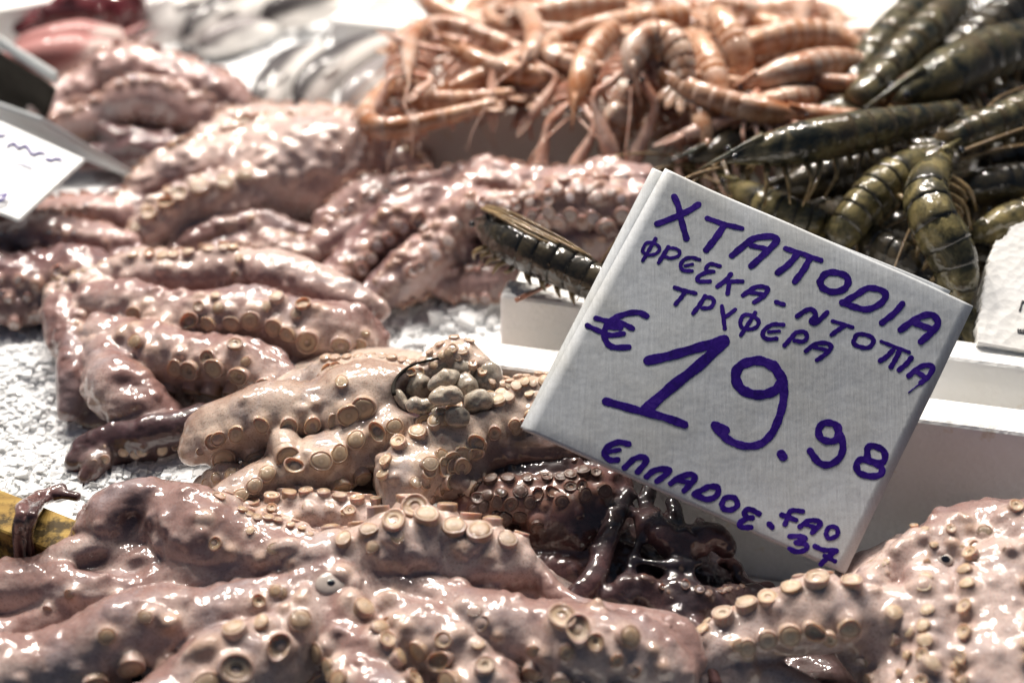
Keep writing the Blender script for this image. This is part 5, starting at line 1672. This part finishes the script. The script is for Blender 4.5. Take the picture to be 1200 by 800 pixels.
SG = 'orange scampi heaped in the tray'
SO_ = (M['scampi'], M['scampi_limb']); SP_ = (M['scampi_pale'], M['scampi_limb'])
scampi = [
 ('orange scampi lying along the tray rim with its claw tip over the left corner', SO_, [(500, 118, .125, 8), (530, 105, .130, 14), (565, 92, .134, 18), (605, 76, .138, 20), (650, 66, .14, 18), (690, 62, .14, 10)]),
 ('curled pale orange scampi hanging over the front of the tray', SP_, [(800, 118, .120, 12), (780, 112, .130, 20), (750, 116, .134, 24), (728, 135, .130, 25), (718, 160, .118, 23), (716, 188, .10, 15), (720, 205, .09, 8)]),
 ('pale scampi bent into a hook at the top of the heap', SP_, [(745, 105, .150, 10), (740, 80, .160, 20), (750, 52, .168, 25), (775, 45, .170, 25), (795, 62, .165, 24), (802, 90, .155, 18), (800, 112, .148, 9)]),
 ('orange scampi lying to the right with its pale tail toward the prawns', SO_, [(1040, 70, .140, 8), (1010, 62, .146, 16), (975, 45, .152, 22), (935, 42, .155, 24), (895, 50, .155, 22), (860, 62, .15, 14)]),
 ('pale scampi lying low in front of the dark prawns', SP_, [(860, 110, .142, 10), (890, 95, .150, 18), (930, 84, .154, 24), (970, 76, .152, 24), (1005, 76, .146, 18), (1035, 84, .14, 10)]),
 ('orange scampi standing tail up between two pale ones', SO_, [(880, 110, .136, 10), (872, 85, .146, 18), (862, 55, .158, 22), (850, 30, .165, 20), (835, 12, .165, 12)]),
 ('scampi with hanging pink claws above the tray rim', SO_, [(672, 140, .128, 10), (676, 110, .138, 16), (684, 80, .146, 20), (700, 52, .152, 20), (725, 30, .154, 14)]),
 ('brownish scampi lying flat at the left of the heap', SO_, [(580, 112, .118, 10), (605, 112, .124, 18), (640, 104, .128, 22), (680, 100, .13, 22), (715, 105, .128, 14)]),
 ('scampi at the far top of the heap', SP_, [(560, 40, .125, 9), (600, 26, .135, 16), (650, 15, .140, 20), (700, 8, .142, 20), (745, 5, .14, 12)]),
 ('orange scampi lying left to right at the top centre', SO_, [(640, 50, .140, 9), (680, 38, .146, 17), (725, 30, .150, 20), (770, 24, .152, 20), (815, 15, .15, 12)]),
 ('orange scampi pointing down right of the hooked one', SO_, [(850, 150, .128, 9), (845, 125, .138, 17), (838, 95, .148, 21), (828, 65, .156, 20), (815, 40, .158, 12)]),
 ('small scampi at the far edge left of the white tray', SP_, [(905, 24, .140, 9), (875, 14, .146, 16), (840, 10, .148, 18), (805, 15, .148, 12)]),
 ('pale scampi lying crosswise on the right of the heap', SP_, [(1000, 110, .130, 9), (965, 112, .138, 16), (925, 118, .142, 20), (885, 128, .14, 18), (850, 140, .135, 10)]),
 ('orange scampi with its head hanging beside the card', SO_, [(826, 190, .118, 9), (828, 165, .128, 15), (822, 140, .136, 18), (812, 112, .140, 18), (800, 90, .14, 10)]),
]
for i, (lab, mt, pts) in enumerate(scampi):
    crustacean(lab, 'scampi', SG, pxpath([(x, y, z, .78 * r) for x, y, z, r in pts]), mt, claws=True, seed=100 + i, name='scampi', swing=.95, thick=1.3)
for i in range(44):
    x, y = random.uniform(530, 1000), random.uniform(-20, 112)
    if x > 880: y = max(y, 58)
    a = random.uniform(0, 6.28); z = random.uniform(.09, .15)
    p = at(x, y, z); r0 = random.uniform(.005, .0078); l = .10
    d = np.array([math.cos(a), math.sin(a), random.uniform(-.2, .2)]); s_ = np.array([-d[1], d[0], 0])
    cv = random.choice((-1, 1)) * random.uniform(.01, .10)
    path = [[*(p + d * l * (u - .5) + s_ * cv * math.sin(u * 3)), r0 * w] for u, w in ((0, .4), (.15, .9), (.35, 1), (.6, .95), (.8, .75), (1, .35))]
    crustacean('orange scampi half buried in the heap', 'scampi', SG, path, random.choice((SO_, SP_)), claws=True, seed=150 + i, name='scampi', segs=8, ant=1, swing=1.2, thick=1.35)

# ================================================================== FISH AND SQUID AT THE BACK
def fish(label, pts, mat, group, cat='fish', name='silver_fish', seed=0, w=.62, fins=True):
    row = np.array(pxpath([(x, y, z,  1.25 * r) for x, y, z, r in pts]))
    p4, L = spline(row, 34)
    c, R = p4[:, :3], p4[:, 3]
    lie = (-.8, -.25, .35)
    t, side, nrm = frames(c, lie)
    root = empty(name, c[17] * np.array([1, 1, 0]) + np.array([0, 0, c[:, 2].min() - R.max()]), label, cat, group)
    u = np.linspace(0, 1, 34)
    fac = np.clip(np.sin(np.clip(u * 5.5, 0, 1) * math.pi / 2), .25, 1)
    v, f, a = tube(c, R * fac * w, R * fac, up=lie, seg=16)
    mesh_obj('body', v, f, mat, root, attrs={'band': np.clip(.5 + .9 * a, 0, 1)})
    if fins:
        for sg in (-1, 1):
            b = c[-2]
            rows = np.array([b, b + (t[-1] * .8 + side[-1] * sg * .5) * R.max() * 1.0, b + (t[-1] * 1.6 + side[-1] * sg * .9) * R.max()])
            v, f, a = tube(spline(rows, 7)[0], np.linspace(.30, .06, 7) * R.max(), np.linspace(.08, .03, 7) * R.max(), seg=8)
            mesh_obj('tail_fin', v, f, mat, root, attrs={'band': np.full(len(v), .9)})
            p = c[3] + side[3] * sg * R[3] * fac[3] * w * .82 + nrm[3] * R[3] * .2
            v, f = ball(p, R.max() * .17, 10, 8)
            mesh_obj('eye', v, f, M['eye_black'], root)
            b = c[9] + side[9] * sg * R[9] * w * .9
            v, f, a = tube(spline(np.array([b, b + (t[9] + side[9] * sg * .25 - nrm[9] * .2) * R.max() * .6, b + (t[9] * 1.9 + side[9] * sg * .4 - nrm[9] * .3) * R.max() * .6]), 6)[0], np.linspace(.2, .05, 6) * R.max(), .05 * R.max(), seg=6)
            mesh_obj('side_fin', v, f, mat, root, attrs={'band': np.full(len(v), .4)})
    return root

FG = 'silver fish lying side by side on the ice'
for i, (lab, m_, pts) in enumerate([
    ('dark backed slim fish, leftmost of the row on the ice', 'fish_silver', [(300, 138, .068, 10), (315, 110, .074, 17), (335, 85, .078, 19), (355, 66, .078, 15), (375, 55, .072, 7)]),
    ('long dark backed fish with its tail reaching the middle of the row', 'fish_silver', [(345, 135, .070, 10), (365, 104, .078, 18), (395, 76, .084, 19), (430, 54, .084, 14), (468, 42, .078, 6)]),
    ('bright white fish in the middle of the row', 'fish_white', [(400, 142, .068, 11), (420, 115, .076, 19), (450, 92, .080, 20), (485, 72, .08, 14), (510, 64, .074, 6)]),
    ('white fish right of the brightest one', 'fish_white', [(430, 150, .066, 11), (452, 124, .072, 18), (485, 100, .076, 18), (520, 78, .074, 12), (545, 64, .07, 6)]),
    ('small grey fish next to the scampi tray corner', 'fish_silver', [(452, 158, .062, 9), (470, 138, .068, 14), (495, 118, .07, 15), (520, 98, .068, 9), (535, 88, .064, 5)]),
    ('dark tailed fish reaching toward the scampi', 'fish_silver', [(480, 90, .064, 9), (505, 62, .070, 13), (528, 40, .072, 13), (545, 22, .07, 8), (555, 12, .066, 5)])]):
    fish(lab, pts, M[m_], FG, seed=i)
for i, (lab, m_, pts) in enumerate([
    ('white fish lying at the far top edge left of centre', 'fish_white', [(150, 50, .070, 12), (185, 25, .078, 26), (225, 5, .08, 28), (265, -15, .076, 18), (290, -25, .07, 9)]),
    ('grey white fish at the far top edge, second from the left', 'fish_silver', [(210, 52, .066, 10), (240, 30, .072, 20), (275, 12, .074, 22), (310, -6, .072, 14), (335, -14, .068, 7)]),
    ('bluish fish at the far top edge beside the foam box', 'fish_silver', [(300, 30, .064, 9), (325, 18, .070, 16), (355, 10, .072, 17), (388, 6, .07, 12), (410, 3, .066, 6)]),
    ('pale fish at the far edge in front of the bluish one', 'fish_white', [(228, 60, .060, 8), (260, 48, .064, 14), (295, 36, .066, 14), (325, 32, .062, 7)])]):
    fish(lab, pts, M[m_], 'fish at the far edge', seed=20 + i)
for i, (lab, pts) in enumerate([
    ('pinkish squid below the dark red lump, uppermost of three', [(10, 62, .085, 9), (50, 54, .092, 17), (100, 46, .094, 18), (140, 44, .088, 10)]),
    ('pinkish squid, middle one of the three at the far left', [(-10, 84, .080, 12), (40, 72, .088, 20), (95, 64, .090, 20), (145, 60, .082, 8)]),
    ('pinkish squid, lowest of the three beside the dark price card', [(20, 84, .074, 10), (60, 82, .078, 16), (105, 76, .080, 16), (142, 74, .074, 7)])]):
    fish(lab, pts, M['squid'], 'squids at the far left', 'squid', 'squid', 30 + i, .9, True)

# broken foam piece with printing at the right edge
BQ = [at(1150, 402, .104), at(1290, 424, .102), at(1300, 250, .138), at(1176, 268, .138)]
def broken():
    a, b, c_, d_ = BQ
    n = unit(np.cross(b - a, d_ - a)); n = n if n @ (CP - a) > 0 else -n
    r_ = random.Random(3)
    edge = []
    L1 = [at(1147, 400, .106), at(1146, 385, .112), at(1150, 360, .12), at(1152, 335, .13), at(1158, 315, .138), at(1160, 300, .144), at(1168, 282, .152), at(1182, 276, .156), at(1184, 266, .16), at(1200, 260, .164), at(1240, 255, .168), at(1300, 250, .17), at(1300, 428, .10)]
    # all on one leaning plane
    pl = []
    for p in L1:
        d = p - CP; t = ((a - CP) @ n) / (d @ n); pl.append(CP + d * t)
    out = []
    for i in range(len(pl)):
        p, q = pl[i], pl[(i + 1) % len(pl)]
        k = max(1, int(np.linalg.norm(q - p) / .0016)) if i < 10 else 1
        for j in range(k):
            w = p + (q - p) * j / k
            if i < 10:
                w = w + unit(np.cross(q - p, n)) * r_.uniform(-.0007, .0007)
            out.append(w)
    th = .016
    m = len(out)
    V = [tuple(p) for p in out] + [tuple(p - n * .0012 + (unit(p - np.mean(out, 0)) * .0007)) for p in out] + [tuple(p - n * th + np.array([r_.uniform(-.001, .001)] * 3)) for p in out]
    f = [tuple(range(m))]
    for i in range(m):
        j = (i + 1) % m
        f.append((j, i, m + i, m + j)); f.append((m + j, m + i, 2 * m + i, 2 * m + j))
    f.append(tuple(range(3 * m - 1, 2 * m - 1, -1)))
    o = mesh_obj('broken_foam_sheet', V, f, M['foam_broken'], None, smooth=False)
    tag(o, 'broken white foam panel with small black print leaning at the right edge', 'foam panel')
    u = unit(b - a); v = unit(np.cross(n, u))
    def uvf(x, y):
        d = ray(x, y); t = ((a - CP) @ n) / (d @ n); q = CP + d * t - a
        return np.array([q @ u, q @ v])
    IDT = (0, 0, 1.0)
    ink_mesh('printed_letter', [(IDT, 1.6, [(1195, 364), (1198, 353)]), (IDT, 1.6, [(1198, 354), (1203, 354), (1202, 364)])], o, uvf, lambda s, t, h: a + u * s + v * t + n * (h + .0002), M['ink_black'], .0002, .0005)
    ink_mesh('printed_word', [(IDT, 1.5, [(1193, 386), (1193.5, 389)]), (IDT, 1.5, [(1196, 386.5), (1196.3, 389.5)]), (IDT, 1.5, [(1199, 387), (1199.3, 390)]), (IDT, 1.0, [(1193, 389.5), (1201, 390.5)])], o, uvf, lambda s, t, h: a + u * s + v * t + n * (h + .0002), M['ink_black'], .0002, .0005)
broken()
